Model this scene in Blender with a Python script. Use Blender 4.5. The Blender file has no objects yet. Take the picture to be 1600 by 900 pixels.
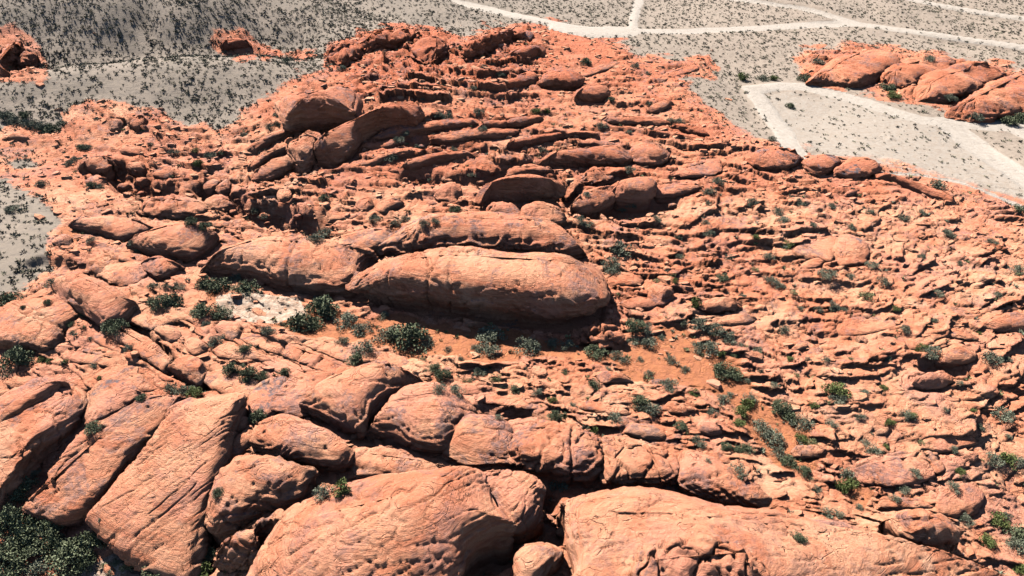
import bpy, math, random
import numpy as np
from mathutils import Vector
random.seed(7); rng = np.random.default_rng(7)
S = bpy.context.scene
COL = S.collection
# ---------------------------------------------------------------- camera, sky, sun
CAM_H, PITCH, F = 40.0, math.radians(34.0), 1067.0
cam = bpy.data.cameras.new("camera"); cam.sensor_width = 36.0; cam.lens = 36.0 * F / 1600.0
cam.clip_start = 0.5; cam.clip_end = 9000
co = bpy.data.objects.new("camera", cam); COL.objects.link(co)
co.location = (0, 0, CAM_H); co.rotation_euler = (math.pi/2 - PITCH, 0, 0); S.camera = co
SUN_EL, SUN_AZ = math.radians(45), math.radians(-35)      # azimuth from +Y towards +X
world = bpy.data.worlds.new("World"); S.world = world; world.use_nodes = True
wn = world.node_tree.nodes; bg = wn["Background"]
sky = wn.new("ShaderNodeTexSky"); sky.sky_type = 'NISHITA'; sky.sun_disc = False
sky.altitude = 1300; sky.air_density = .75; sky.dust_density = .35; sky.sun_elevation = SUN_EL; sky.sun_rotation = SUN_AZ
world.node_tree.links.new(sky.outputs[0], bg.inputs[0]); bg.inputs[1].default_value = 0.05
sun = bpy.data.lights.new("sun", 'SUN'); sun.energy = 5.0; sun.angle = math.radians(0.5); sun.color = (1.0, 0.96, 0.9)
so = bpy.data.objects.new("sun", sun); COL.objects.link(so)
sd = Vector((math.sin(SUN_AZ)*math.cos(SUN_EL), math.cos(SUN_AZ)*math.cos(SUN_EL), math.sin(SUN_EL)))
so.rotation_euler = sd.to_track_quat('Z', 'Y').to_euler(); so.location = sd * 200
S.view_settings.view_transform = 'Standard'; S.view_settings.look = 'None'
S.cycles.diffuse_bounces = 0; S.cycles.max_bounces = 4
S.view_settings.exposure = 1.5; S.view_settings.gamma = 1.0
STEP = 1.95            # ground mesh density
CP, SP = math.cos(PITCH), math.sin(PITCH)

# ---------------------------------------------------------------- maths helpers
def ray(px, py):
    u = (np.asarray(px, float)-800)/F; v = (np.asarray(py, float)-450)/F
    return u + 0*v, CP - v*SP + 0*u, -SP - v*CP + 0*u
def on_plane(px, py, z=0.0):
    dx, dy, dz = ray(px, py); t = (z-CAM_H)/dz
    return dx*t, dy*t
def project(x, y, z):
    d = y*CP + (CAM_H-z)*SP; d = np.maximum(d, 1.0)
    up = y*SP - (CAM_H-z)*CP
    return 800 + F*x/d, 450 - F*up/d, d
_T = rng.random((64, 64, 64)).astype(np.float32)
def noise(x, y, z=0.0):
    x = np.asarray(x, np.float32); y = np.asarray(y, np.float32); z = np.asarray(z, np.float32) + 0*x
    xi = np.floor(x); yi = np.floor(y); zi = np.floor(z)
    fx = x-xi; fy = y-yi; fz = z-zi
    fx = fx*fx*(3-2*fx); fy = fy*fy*(3-2*fy); fz = fz*fz*(3-2*fz)
    a = xi.astype(np.int64) & 63; b = yi.astype(np.int64) & 63; c = zi.astype(np.int64) & 63
    a1 = (a+1) & 63; b1 = (b+1) & 63; c1 = (c+1) & 63
    def l(p, q, t): return p+(q-p)*t
    return l(l(l(_T[a,b,c], _T[a1,b,c], fx), l(_T[a,b1,c], _T[a1,b1,c], fx), fy),
             l(l(_T[a,b,c1], _T[a1,b,c1], fx), l(_T[a,b1,c1], _T[a1,b1,c1], fx), fy), fz)*2-1
def fbm(x, y, z=0.0, o=4, g=0.5):
    s = 0; a = 1; t = 0
    for i in range(o):
        s = s + a*noise(x*2**i+17.3*i, y*2**i+5.1*i, z*2**i+9.7*i); t += a; a *= g
    return s/t
_J = rng.random((256, 256, 6)).astype(np.float32)
def worley(x, y, off=0):
    """cell centre vectors, F1, F2, per-cell randoms"""
    xi = np.floor(x).astype(np.int64); yi = np.floor(y).astype(np.int64)
    f1 = np.full(x.shape, 9.0, np.float32); f2 = f1.copy()
    rx = np.zeros_like(f1); ry = np.zeros_like(f1); r = [np.zeros_like(f1) for _ in range(4)]
    for i in (-1, 0, 1):
        for j in (-1, 0, 1):
            cx = xi+i; cy = yi+j; J = _J[(cx+off) & 255, (cy+off*3) & 255]
            dx = x-(cx+J[..., 0]); dy = y-(cy+J[..., 1]); d = dx*dx+dy*dy
            m = d < f1
            f2 = np.where(m, f1, np.minimum(f2, d)); f1 = np.where(m, d, f1)
            rx = np.where(m, dx, rx); ry = np.where(m, dy, ry)
            for k in range(4): r[k] = np.where(m, J[..., 2+k], r[k])
    return rx, ry, np.sqrt(f1), np.sqrt(f2), r
def poly_sd(px, py, pts):
    """signed distance in the polygon's own units, positive inside"""
    P = np.array(pts, float); d = np.full(px.shape, 1e9); ins = np.zeros(px.shape, bool)
    for i in range(len(P)):
        ax, ay = P[i]; bx, by = P[(i+1) % len(P)]
        ex, ey = bx-ax, by-ay; wx, wy = px-ax, py-ay
        t = np.clip((wx*ex+wy*ey)/(ex*ex+ey*ey+1e-9), 0, 1)
        d = np.minimum(d, (wx-ex*t)**2+(wy-ey*t)**2)
        c = ((ay > py) != (by > py)) & (px < (bx-ax)*(py-ay)/(by-ay+1e-12)+ax)
        ins ^= c
    d = np.sqrt(d); return np.where(ins, d, -d)
def line_d(px, py, pts):
    d = np.full(px.shape, 1e9)
    for (ax, ay), (bx, by) in zip(pts[:-1], pts[1:]):
        ex, ey = bx-ax, by-ay; wx, wy = px-ax, py-ay
        t = np.clip((wx*ex+wy*ey)/(ex*ex+ey*ey+1e-9), 0, 1)
        d = np.minimum(d, (wx-ex*t)**2+(wy-ey*t)**2)
    return np.sqrt(d)
def sstep(a, b, x):
    t = np.clip((x-a)/(b-a), 0, 1); return t*t*(3-2*t)

# ---------------------------------------------------------------- large relief: spot heights
CTRL = [(0,900,-2.5),(100,860,-2.8),(250,895,-2.8),(200,700,-.5),(0,720,-1.2),(0,560,.5),(200,560,.5),(350,650,.8),(320,850,-1.2),(450,720,.5),
 (600,890,1.2),(750,800,1.2),(900,850,1.5),(1200,880,1),(1400,860,0),(1590,890,-2),(500,600,1),(700,600,.3),(900,610,0),(1050,560,0),(1200,680,-.8),(1330,800,-1.3),
 (1580,800,-1.6),(820,700,.5),(1050,740,.1),(400,480,.4),(600,520,0),(800,530,0),(960,560,0),(200,450,1.2),(100,400,1.4),(0,400,1.6),(0,300,2),(60,230,2.2),(370,335,0),(250,300,.6),
 (430,330,0),(300,240,1),(320,190,1.8),(450,250,2),(250,105,5.6),(100,122,5.2),(0,130,5),(400,104,5.6),(470,130,4.5),(300,170,3),(380,72,4.2),(200,80,4.8),(100,60,6),(100,0,12),(300,0,11),(450,20,8),
 (550,0,7),(700,20,5),(500,220,3),(600,150,4.5),(750,190,4),(650,70,6),(800,60,6),(900,130,4.5),(1000,200,3.2),(850,300,1.6),(600,320,1),(700,260,2.6),(1000,300,1.5),(1100,250,2.4),
 (1200,240,2.8),(1350,262,2.2),(1500,300,1.4),(1600,330,1),(1200,400,1),(1400,400,1.6),(1590,450,2),(1400,550,1),(1590,600,1),(1300,650,0),(1500,700,-.3),(700,430,.6),(900,370,.3),(960,480,0),
 (1300,180,1.2),(1500,230,.5),(1600,200,.8),(1100,110,3),(1300,60,3),(1500,40,3),(960,50,4.5),(1000,0,4),(1250,0,4),(1400,120,2.6),(1550,140,2.2),(1600,0,3),(-200,900,-3),(1800,900,-1.5),(-200,400,2),(1800,400,2)]
def warp_uv(x, y):
    d = y*CP+CAM_H*SP
    return x/d*2.2, np.log(np.maximum(d, 15))*2.0
_cx, _cy = on_plane(np.array([c[0] for c in CTRL]), np.array([c[1] for c in CTRL]), np.array([c[2] for c in CTRL], float))
_cz = np.array([c[2] for c in CTRL], float)
_cu, _cv = warp_uv(_cx, _cy)
def _tps(r2): return r2*np.log(r2+1e-9)
def tps_fit(u, v, z, lam):
    n = len(u); K = _tps((u[:, None]-u)**2+(v[:, None]-v)**2)+lam*np.eye(n)
    P = np.c_[np.ones(n), u, v]; A = np.block([[K, P], [P.T, np.zeros((3, 3))]])
    return np.linalg.solve(A, np.r_[z, 0, 0, 0])
_w = tps_fit(_cu, _cv, _cz, 0.05)
_hp = on_plane(np.array([-150, 0, 120, 250, 400, 470, 510]), np.array([122, 118, 103, 96, 91, 97, 110]), 6.5); _hx, _hy = _hp
def macro_exact(x, y):
    u, v = warp_uv(np.asarray(x, float), np.asarray(y, float))
    u = np.clip(u, -2.4, 2.4); v = np.clip(v, 7.3, 11.0)
    z = _w[-3]+_w[-2]*u+_w[-1]*v
    for i in range(len(_cu)): z = z+_w[i]*_tps((u-_cu[i])**2+(v-_cv[i])**2)
    # crest of the near grey hill and the hollow behind it
    x = np.asarray(x, float); y = np.asarray(y, float)
    cr = y-np.interp(x, _hx, _hy); lim_ = sstep(_hx[-1]+4, _hx[-1]-14, x)
    return z+lim_*(2.6*np.exp(-((cr+5)/10)**2)-3.0*np.exp(-((cr-15)/10)**2)+2.5*sstep(20, 70, cr)*sstep(150, 90, cr))
def at(px, py, dz=0.0):
    """point on the large relief (raised by dz) seen at photo pixel px, py"""
    z = 0*np.asarray(px, float)
    for _ in range(14):
        x, y = on_plane(px, py, z+dz); z = 0.5*z+0.5*macro_exact(x, y)
    return x, y, z

# ---------------------------------------------------------------- zones of the ground (photo outlines of the places)
ROCK_ZONES = [
 [(-200,270),(0,272),(70,300),(110,350),(85,380),(100,430),(60,445),(0,470),(-200,500),(-250,1100),(1900,1100),(1900,340),(1600,325),(1550,312),(1480,292),(1380,262),(1250,242),(1180,222),(1120,190),(1070,150),(1040,125),(1108,110),(1106,92),(1060,100),(1000,95),(950,65),(905,52),(868,40),(800,42),(755,52),(722,72),(690,52),(640,47),(560,58),(515,78),(512,100),(540,112),(500,128),(440,145),(385,180),(372,205),(335,225),(318,200),(285,205),(240,180),(140,160),(100,185),(115,215),(60,205),(20,200),(0,235),(60,245),(70,270)],
 [(1252,84),(1320,78),(1400,80),(1450,86),(1500,92),(1560,105),(1640,125),(1640,190),(1560,185),(1500,172),(1440,158),(1400,148),(1350,135),(1275,132)],
 [(-20,58),(30,62),(60,85),(65,112),(-20,116)], [(343,62),(372,56),(398,68),(396,82),(350,80)], [(412,82),(430,78),(440,86),(420,92)],
 [(455,80),(480,78),(478,92),(458,92)]]
SAND = [[(318,452),(345,462),(420,470),(480,478),(560,490),(700,505),(860,525),(920,525),(990,530),(1015,500),(1060,505),(1100,540),(1150,560),(1175,610),(1250,650),(1280,700),(1265,745),(1215,730),(1180,680),(1130,625),(1060,600),(960,575),(880,560),(760,565),(640,560),(600,545),(520,535),(430,520),(340,490)],
 [(1330,750),(1360,770),(1350,800),(1320,790)], [(95,352),(130,360),(120,380),(90,372)]]
PALE = [[(335,462),(400,458),(470,466),(480,488),(430,506),(375,503),(340,485)], [(120,893),(180,865),(215,868),(275,890),(260,920),(130,930)]]
ROADS = [([(655,-8),(700,2),(760,14),(830,28),(900,42),(960,47),(1060,50),(1130,47),(1250,40),(1340,38),(1430,48),(1600,72),(1800,100)],3.6),
 ([(1120,-4),(1180,6),(1250,16),(1340,38)],3.0), ([(1000,-5),(992,20),(988,44)],4.5), ([(1400,-6),(1460,5),(1530,17),(1620,30),(1800,50)],3.2),
 ([(1176,138),(1210,134),(1250,134),(1300,146),(1350,160),(1400,176),(1440,188),(1480,192),(1620,200)],5.5), ([(1480,192),(1500,210),(1540,242),(1620,292)],9),
 ([(1176,138),(1195,165),(1225,205),(1242,240)],6), ([(1380,272),(1440,274),(1500,286),(1560,310),(1610,330)],5), ([(890,44),(925,48),(965,48)],8), ([(1590,196),(1640,220)],14),
]
def soft(px, py, polys, w):
    m = np.zeros(px.shape)
    for P in polys: m = np.maximum(m, sstep(-w, w, poly_sd(px, py, P)))
    return m
# style weights from spots: (px,py, large ledges, thin plates, rubble, redness)
STY = [(100,650,.5,.5,.1,.35),(300,560,.8,.6,.2,.3),(600,620,.4,.8,.3,.3),(850,600,.4,1,.7,.35),(700,850,.1,.2,.1,.3),(1100,850,.2,.4,.2,.35),
 (1200,620,.6,1,.5,.3),(1450,650,.7,1,.3,.2),(1500,450,.8,1,.2,.2),(1300,400,.8,1,.4,.35),(1100,400,.4,.8,.9,.5),(1400,780,.8,1,.4,.25),(1580,800,.5,.8,.6,.3),
 (1500,330,.7,.9,.4,.4),(1200,290,.8,.9,.3,.5),(1000,280,1,.9,.3,.55),(800,240,1.3,.9,.2,.5),(600,250,1.3,.8,.2,.5),(700,170,1.2,.9,.4,.6),(900,180,1.1,.9,.4,.6),(1050,200,.8,.9,.3,.6),
 (640,90,1.7,1.2,2.2,1.2),(560,90,1.7,1.2,2.2,1.2),(780,80,1.6,1.2,1.7,1.0),(700,115,1.5,1.2,1.8,1.0),(600,120,1.5,1.2,1.8,1.0),(900,80,.3,.4,.3,.9),(1000,120,.8,.6,.1,.5),(1080,110,.8,.6,.2,.6),(500,150,1,.8,.5,.5),(420,200,.6,.6,.8,.3),
 (350,270,.9,.9,1.3,.3),(250,250,.8,.9,1.3,.35),(250,200,.5,.7,1.4,.4),(150,230,.5,.6,.9,.3),(60,270,.2,.3,.3,.3),(130,310,.3,.4,.6,.3),(450,330,1,.9,1.2,.3),(250,400,.4,.8,.5,.3),(110,400,.3,.5,.9,.35),
 (1400,110,1.1,.9,.3,.6),(1550,150,1.1,.9,.3,.5),(650,340,.6,.8,.5,.4),(900,370,.6,.8,.8,.4),(1050,330,.6,.8,.9,.4),(30,90,1,1,1,.4),(370,70,1,1,.5,.6)]
_sx = np.array([s[0] for s in STY], float); _sy = np.array([s[1] for s in STY], float); _sv = np.array([s[2:] for s in STY], float)
def style(px, py):
    W = 0; V = [0, 0, 0, 0]
    for i in range(len(_sx)):
        w = 1/(((px-_sx[i])**2+((py-_sy[i])*1.5)**2)+900)**1.6
        W = W+w
        for k in range(4): V[k] = V[k]+w*_sv[i, k]
    return [v/W for v in V]

# name, short way to point at it, label, height, squareness, outline of it in the photograph, options
RK = [
# foreground
('sandstone_dome','the great foreground dome','broad smooth sandstone dome filling the bottom centre, grey varnish streaks on its face',5.5,2.3,[(400,905),(452,806),(510,772),(570,752),(660,748),(742,750),(765,790),(797,838),(762,862),(725,890),(705,965),(560,1010),(385,990)],dict(rough=.55,varn=.5,lump=.1,k=.75)),
('sandstone_dome','the smooth nose with one pit','rounded sandstone nose with a single dark pit beside the great foreground dome',4.6,2.6,[(738,750),(790,742),(835,752),(848,775),(843,795),(848,812),(828,832),(797,840),(775,812),(755,775)],dict(rough=.5,k=.75)),
('boulder','the boulder in the deep shadow notch','wedge of sandstone at the foot of a black shadow notch at the bottom',2.6,3,[(815,850),(850,842),(874,850),(879,880),(862,902),(830,935),(806,925),(802,885)],dict(rough=.8)),
('sandstone_ridge','the long foreground whaleback','long low sandstone whaleback running right from the bottom centre, small weathered pits on top',4.8,2.5,[(866,757),(920,751),(1000,755),(1060,764),(1130,786),(1200,795),(1300,825),(1400,850),(1470,880),(1560,900),(1640,960),(1500,1010),(1200,1020),(900,1010),(888,900),(880,850),(884,800)],dict(rough=.6,varn=.4,lump=.14,k=.6)),
('blocky_outcrop','the cracked block at the bottom edge','cracked blocky sandstone knob at the bottom edge with a black shadow on its right',3.2,3.2,[(978,885),(1010,858),(1060,845),(1130,840),(1180,850),(1203,875),(1212,910),(1210,970),(970,975)],dict(rough=1.5,crack=.6,dz=1.9,deep=1.6)),
('sandstone_ledge','the slab with a shrub pocket','narrow tan slab lying across the long whaleback beside a small shrub pocket',1.6,2.6,[(1205,806),(1250,806),(1310,815),(1360,832),(1378,850),(1340,852),(1280,838),(1215,826)],dict(rough=.8,dz=1.6)),
('boulder','the big oval boulder','large oval boulder on the long foreground whaleback with a wide black shadow',3.6,2.5,[(1367,815),(1388,800),(1440,796),(1480,800),(1512,828),(1518,848),(1490,864),(1440,866),(1390,848)],dict(rough=.9,uc=.28,deep=1.0,lean=0,dz=1.0,joints=[(1465,805,1478,862)])),
('boulder','the boulder by the lower left crack','tall fractured boulder in the lower left beside a shrub filled crack',3.0,2.8,[(335,885),(345,842),(375,815),(420,800),(448,795),(455,808),(430,832),(408,850),(405,892),(370,898),(340,896)],dict(rough=1.3,crack=.5,uc=.2,deep=1.3)),
('boulder','the orange split boulder','orange rounded boulder split by a crack, leaning on a taller boulder',2.4,2.7,[(408,874),(440,840),(468,821),(484,826),(487,842),(455,870),(417,896),(404,892)],dict(rough=1.0,uc=.25,crack=.3,deep=1.1)),
# ridge across the lower middle
('sandstone_dome','the pitted dome left of the lower ridge','broad tilted dome with pitted purple patches ending in a black diagonal gap',4.2,2.6,[(478,640),(500,603),(540,582),(600,572),(645,586),(654,602),(612,640),(583,668),(568,690),(522,666)],dict(rough=.9,k=.6,varn=.9)),
('sandstone_dome','the tallest dome of the lower ridge','high rounded dome with dark varnish on top, in the lower middle row',4.6,2.5,[(572,684),(603,636),(640,613),(680,607),(722,620),(752,642),(746,668),(722,692),(700,712),(668,708),(620,692)],dict(rough=.9,k=.65,varn=1)),
('sandstone_dome','the purple topped dome','low dome with purple top wedged between two taller domes of the lower ridge',3.4,2.6,[(692,714),(700,690),(715,668),(742,654),(790,655),(806,675),(804,725),(760,736),(720,728)],dict(rough=1.0,k=.6,varn=.9)),
('sandstone_dome','the jointed block with crossing cracks','blocky dome crossed by fine vertical joints in the middle of the lower ridge',3.6,3.2,[(799,728),(801,690),(806,660),(860,664),(900,674),(938,685),(943,705),(939,747),(900,754),(850,744)],dict(rough=1.2,crack=.4,k=.55,varn=.9,joints=[(893,672,890,750)])),
('sandstone_dome','the ringed block','squarish dome with curved ring cracks right of the black vertical joint',3.4,3.2,[(938,705),(946,684),(980,685),(1020,698),(1058,712),(1064,740),(1055,756),(1000,760),(939,756)],dict(rough=1.5,crack=.3,k=.55,varn=.6)),
('sandstone_dome','the last dome of the lower ridge','long shaded dome tapering down to the right end of the lower ridge',3.8,2.4,[(1060,715),(1080,710),(1120,722),(1152,745),(1182,765),(1197,783),(1175,794),(1110,786),(1062,764)],dict(rough=1.0,k=.6,uc=.15)),
('sandstone_ledge','the low tongue under the tallest dome','low layered tongue of rock sloping right below the tallest dome of the lower ridge',2.2,2.6,[(543,712),(562,700),(620,705),(680,728),(722,742),(670,752),(600,750),(550,744)],dict(rough=1.2,k=.5)),
# big slabs lower left
('sandstone_slab','the largest smooth slab','largest smooth pink slab of the lower left, between two long diagonal joints',2.4,3.8,[(160,805),(203,740),(250,680),(285,630),(330,622),(374,640),(358,700),(350,742),(330,792),(316,862),(298,905),(230,890),(168,832)],dict(rough=.55,varn=.35,k=.3,tilt=(-.03,.04),lump=.08)),
('sandstone_sheet','the overlapping lens on the smooth slab','thin overlapping lens of rock at the upper end of the largest smooth slab',3.2,3.0,[(255,664),(272,626),(300,618),(332,632),(325,655),(300,668),(270,680),(258,676)],dict(rough=.6,dz=.7)),
('sandstone_slab','the ribbed slab','ribbed slab with fanning dark grooves left of the largest smooth slab',2.2,3.4,[(52,792),(85,742),(130,680),(172,655),(240,620),(284,613),(254,670),(208,730),(165,790),(118,815)],dict(rough=.8,k=.3,lam=.3)),
('sandstone_slab','the layered slab at the left edge','wide layered slab on the left edge above a dark oak',2.2,3.2,[(-10,800),(-10,650),(40,605),(85,588),(120,600),(132,635),(115,675),(68,712),(32,765)],dict(rough=.9,k=.3,lam=.3)),
('sandstone_sheet','the lens shaped sheet on the left edge','lens shaped sheet with a black lower rim on the left edge slab',3.4,2.8,[(-10,676),(5,645),(50,605),(92,592),(108,608),(64,645),(28,674),(5,680)],dict(rough=.8,dz=.8)),
('sandstone_slab','the varnished slab end','slab end with grey blue varnish patches above a small round bush',2.2,3.2,[(128,645),(132,610),(155,596),(195,600),(218,616),(192,642),(166,657),(142,668)],dict(rough=.8,varn=1.2,k=.4)),
('sandstone_dome','the bulge with curved bedding','bulging dome with curved bedding steps beside a shrubby hollow in the lower left',3.2,2.5,[(330,802),(345,750),(375,716),(430,716),(480,732),(490,752),(462,796),(412,806),(345,845)],dict(rough=.9,k=.4,lam=.35)),
('sandstone_dome','the dome above the shrubby hollow','sloping dome with a ragged overhanging right end above a shrubby hollow',3.2,2.6,[(398,690),(408,662),(450,650),(500,672),(545,705),(550,728),(520,736),(482,732),(430,722),(402,708)],dict(rough=1.1,k=.5,uc=.16)),
('boulder','the upper wedge in the crack','upper of two small wedge blocks stuck in the long lower left crack',1.8,2.8,[(360,668),(373,644),(394,655),(386,672),(362,682)],dict(k=.7)),
('boulder','the lower wedge in the crack','lower and longer of two wedge blocks stuck in the long lower left crack',1.8,2.8,[(358,694),(392,668),(399,690),(380,712),(359,722)],dict(k=.6)),
('sandstone_slab','the wide tilted pavement','wide tilted pavement of tan rock above the ribbed slab, cut by fine joints',1.7,3.0,[(428,622),(462,590),(520,585),(500,620),(480,650),(440,648),(425,640)],dict(rough=.8,k=.4)),
('sandstone_slab','the worn slab with a dark stain','worn slab with a purple black stain just right of a round dark bush',1.6,3.2,[(392,630),(405,600),(450,590),(440,625),(428,650),(400,652)],dict(rough=.8,k=.4,varn=1.2)),
# left middle
('sandstone_dome','the varnished hump at left','broad hump with dark varnish spots high on the left slabs, above a black cleft',2.6,2.8,[(90,448),(110,430),(160,443),(200,466),(212,482),(190,508),(165,516),(135,498),(100,478)],dict(rough=.8,varn=1,k=.5)),
('sandstone_slab','the flat slab left of the varnished hump','flat slab with a blue grey water stain left of the varnished hump',1.5,3.4,[(34,472),(60,455),(90,448),(130,482),(108,508),(95,517),(60,500),(32,486)],dict(rough=.8,varn=.9,k=.4)),
('sandstone_slab','the slab over the round bush','sloping slab on the left edge with a round dark bush under its lip',1.8,3.2,[(-10,480),(22,470),(60,492),(92,518),(88,535),(70,548),(45,545),(-10,536)],dict(rough=.9,k=.4)),
('sandstone_slab','the pale slab beside the wash','long pale slab beside the line of bushes at the edge of the white wash',2.0,3.2,[(186,493),(206,475),(250,480),(325,485),(338,494),(310,514),(285,504),(240,517),(213,507)],dict(rough=.8,k=.5)),
('boulder','the round block in the black cleft','rounded block standing in the long black cleft below the pale slab',2.4,2.5,[(240,517),(262,506),(284,518),(284,534),(264,538)],dict(k=.5)),
('boulder','the leaning block right of the cleft','smooth leaning block right of the black cleft with shadow on its left side',2.2,2.8,[(287,540),(300,521),(318,533),(325,550),(306,562),(290,554)],dict()),
('boulder','the square block under the cleft','big squared block with curved bedding at the lower end of the black cleft',2.8,3.2,[(264,572),(285,550),(312,558),(323,578),(315,606),(292,598),(268,584)],dict(k=.5)),
('boulder','the small flat stone with a dark base','small flat topped stone perched beside a bush above the leaning block',1.4,2.6,[(306,518),(318,508),(334,512),(334,522),(318,526)],dict()),
('sandstone_slab','the first diagonal fin','first of three parallel diagonal fins, with curved ribs at its lower end',2.0,3.0,[(160,520),(185,510),(240,535),(272,562),(262,580),(240,572),(200,546)],dict(k=.4)),
('sandstone_slab','the second diagonal fin','second narrow diagonal fin, short and in shadow below',1.5,3.0,[(142,528),(162,521),(190,540),(212,558),(182,552)],dict(k=.4)),
('sandstone_slab','the third diagonal fin','third diagonal fin, long and broken by cross joints',1.5,3.0,[(78,548),(100,540),(150,545),(200,556),(228,574),(215,582),(150,572),(100,562)],dict(k=.3,rough=1.3)),
('sandstone_slab','the curled slab','slab with curled bedding rings at its shaded lower right end',2.2,2.8,[(150,580),(180,570),(212,580),(228,592),(240,604),(222,614),(190,606),(158,596)],dict(k=.4,lam=.25)),
('boulder','the knob beside the wash','small knob with a black cave on its right at the corner of the wash',1.9,2.7,[(333,515),(340,500),(368,500),(382,514),(376,534),(352,535)],dict()),
('sandstone_ledge','the striped ledge','striped ledge below the knob, bushes along its foot',1.7,2.8,[(330,545),(350,535),(400,548),(432,568),(405,568),(345,562)],dict(k=.4,lam=.3)),
('sandstone_slab','the upper plate of the jointed pavement','upper long plate of the jointed pavement, cut into blocks by short cross joints',1.2,3.8,[(385,524),(420,520),(480,545),(540,570),(562,586),(520,588),(450,562),(392,540)],dict(k=.3,rough=.8,joints=[(450,534,440,556),(478,545,466,566),(505,556,492,576)])),
('sandstone_slab','the lower plate of the jointed pavement','lower long plate of the jointed pavement, with a thin black line under it',1.1,3.8,[(402,558),(445,562),(500,588),(505,604),(480,600),(430,580)],dict(k=.3,rough=.8)),
('sandstone_slab','the banded shelf','banded shelf of rock below a row of three dark bushes',1.5,3.2,[(318,588),(350,580),(395,592),(436,612),(425,632),(385,625),(345,615)],dict(k=.3)),
('sandstone_slab','the crown of the pavement','crown of the jointed pavement with a small dark hole at its right end',1.5,3.0,[(560,556),(590,546),(620,552),(640,568),(600,576),(572,572)],dict(k=.4,rough=1.2)),
('sandstone_slab','the flat pavement beside the wash','flat pavement by the orange wash with a dark brush of bushes along its top',1.2,3.2,[(470,534),(520,528),(565,545),(590,560),(560,572),(510,556)],dict(k=.3,rough=.8)),
# great central dome
('sandstone_dome','the central dome','great whale shaped central dome with a huge black overhanging face',8.5,3.6,[(557,445),(570,415),(620,398),(700,389),(780,391),(860,401),(915,399),(933,415),(931,450),(936,482),(912,508),(860,516),(790,508),(700,494),(620,480),(566,468)],dict(rough=.8,uc=.36,lump=.06,hs=1.0,deep=1.7,lean=.15,joints=[(572,412,566,470),(605,420,608,480),(675,425,668,495),(700,430,706,495)])),
('sandstone_ridge','the left tail of the central dome','long low ridge tailing left from the central dome, ripple marks on its side',4.6,2.5,[(300,424),(340,392),(420,378),(500,374),(560,378),(590,398),(572,425),(560,466),(520,467),(440,456),(390,442),(330,432)],dict(rough=.9,uc=.1,k=.6,joints=[(470,385,455,455)])),
('sandstone_dome','the back dome','second high dome right behind the central dome, folded ledge along its side',6.6,2.6,[(600,396),(618,365),(660,345),(720,334),(775,334),(830,345),(880,355),(904,375),(908,400),(860,404),(780,396),(700,394),(640,402)],dict(rough=1.3,uc=.1,k=.75,varn=1)),
('sandstone_dome','the low lobe between the ridges','low lobed dome between the left tail and the back dome',4.6,2.5,[(500,398),(530,368),(580,358),(622,364),(612,390),(590,404),(545,412)],dict(rough=1.0,k=.7)),
('boulder','the left twin boulder','left of two rounded twin boulders behind the back dome, grey patch on top',2.6,2.4,[(752,328),(768,316),(795,314),(812,323),(814,340),(785,340),(757,335)],dict(k=.6,dz=1.2)),
('boulder','the right twin boulder','right and larger of two rounded twin boulders behind the back dome',3.2,2.4,[(811,338),(820,319),(845,315),(875,325),(890,345),(862,352),(830,348)],dict(k=.6,dz=1.0)),
('sandstone_ledge','the white capped ledge','ledge with a pale cap just right of the central dome shadow',2.6,2.8,[(946,440),(955,426),(985,424),(1010,434),(1012,450),(978,453),(950,450)],dict(rough=.7)),
('boulder','the shaded knob right of the central dome','knob with a shaded right side at the end of the white capped ledge',3.0,2.6,[(1010,448),(1030,440),(1046,448),(1052,463),(1042,482),(1022,480),(1010,466)],dict()),
('boulder','the egg shaped boulder','smooth egg shaped boulder below the white capped ledge',2.4,2.4,[(962,478),(985,463),(1018,464),(1032,474),(1020,486),(990,489)],dict(rough=.6)),
('rubble_mound','the collapsed rubble mound','jagged heap of collapsed dark red blocks at the right foot of the central dome',3.0,2.2,[(900,538),(905,518),(925,500),(945,498),(965,512),(978,535),(950,546),(918,545)],dict(rough=3.0,crack=1,tone=.3,lump=.3)),
# left of centre
('sandstone_dome','the pale dome on the left','smooth pale dome with a dark right flank on the upper left slope',3.0,2.4,[(112,352),(140,341),(175,338),(215,342),(238,353),(222,368),(192,378),(165,371),(130,362)],dict(rough=.6,k=.5)),
('sandstone_dome','the wide dome above the hollow','wide tilted dome above the bushes at the head of the white wash',3.8,2.6,[(200,385),(225,360),(270,347),(310,350),(335,368),(330,390),(300,412),(262,405),(225,396)],dict(rough=.8,k=.5)),
('sandstone_slab','the combed slab','slab with fine combed grooves below the wide dome',2.4,2.6,[(160,430),(172,412),(205,408),(235,416),(225,435),(195,448),(170,442)],dict(lam=.25)),
('sandstone_dome','the rusty lobe','rusty lobe between the combed slab and the wide dome',2.6,2.6,[(218,418),(235,402),(262,405),(285,420),(270,434),(245,438)],dict(tone=.2)),
('boulder','the round boulder by the grey desert','round pale boulder with a black shadow at the edge of the grey desert flat',2.6,2.5,[(80,376),(84,367),(100,363),(113,370),(113,384),(97,388),(82,385)],dict(rough=.6,uc=.15)),
('boulder','the shaded stone under the round boulder','low stone just below the round boulder by the grey desert',1.6,2.6,[(82,398),(90,388),(104,390),(110,398),(100,406)],dict()),
('layered_outcrop','the flaky outcrop','flaky layered outcrop with black gaps on the upper left slope',3.4,2.8,[(208,334),(225,315),(262,307),(312,310),(335,325),(318,340),(282,347),(240,344)],dict(rough=1.6,lam=.4)),
('boulder','the double block over the gully','double block with a long black shadow falling into the gully',3.8,2.6,[(118,262),(145,246),(172,243),(184,258),(166,276),(138,272)],dict(rough=1.1,crack=.3,uc=.2)),
('boulder','the block under the double block','lower block with varnish, under the double block over the gully',2.6,2.6,[(132,286),(140,272),(164,276),(168,284),(156,296),(140,294)],dict(varn=1)),
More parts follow.
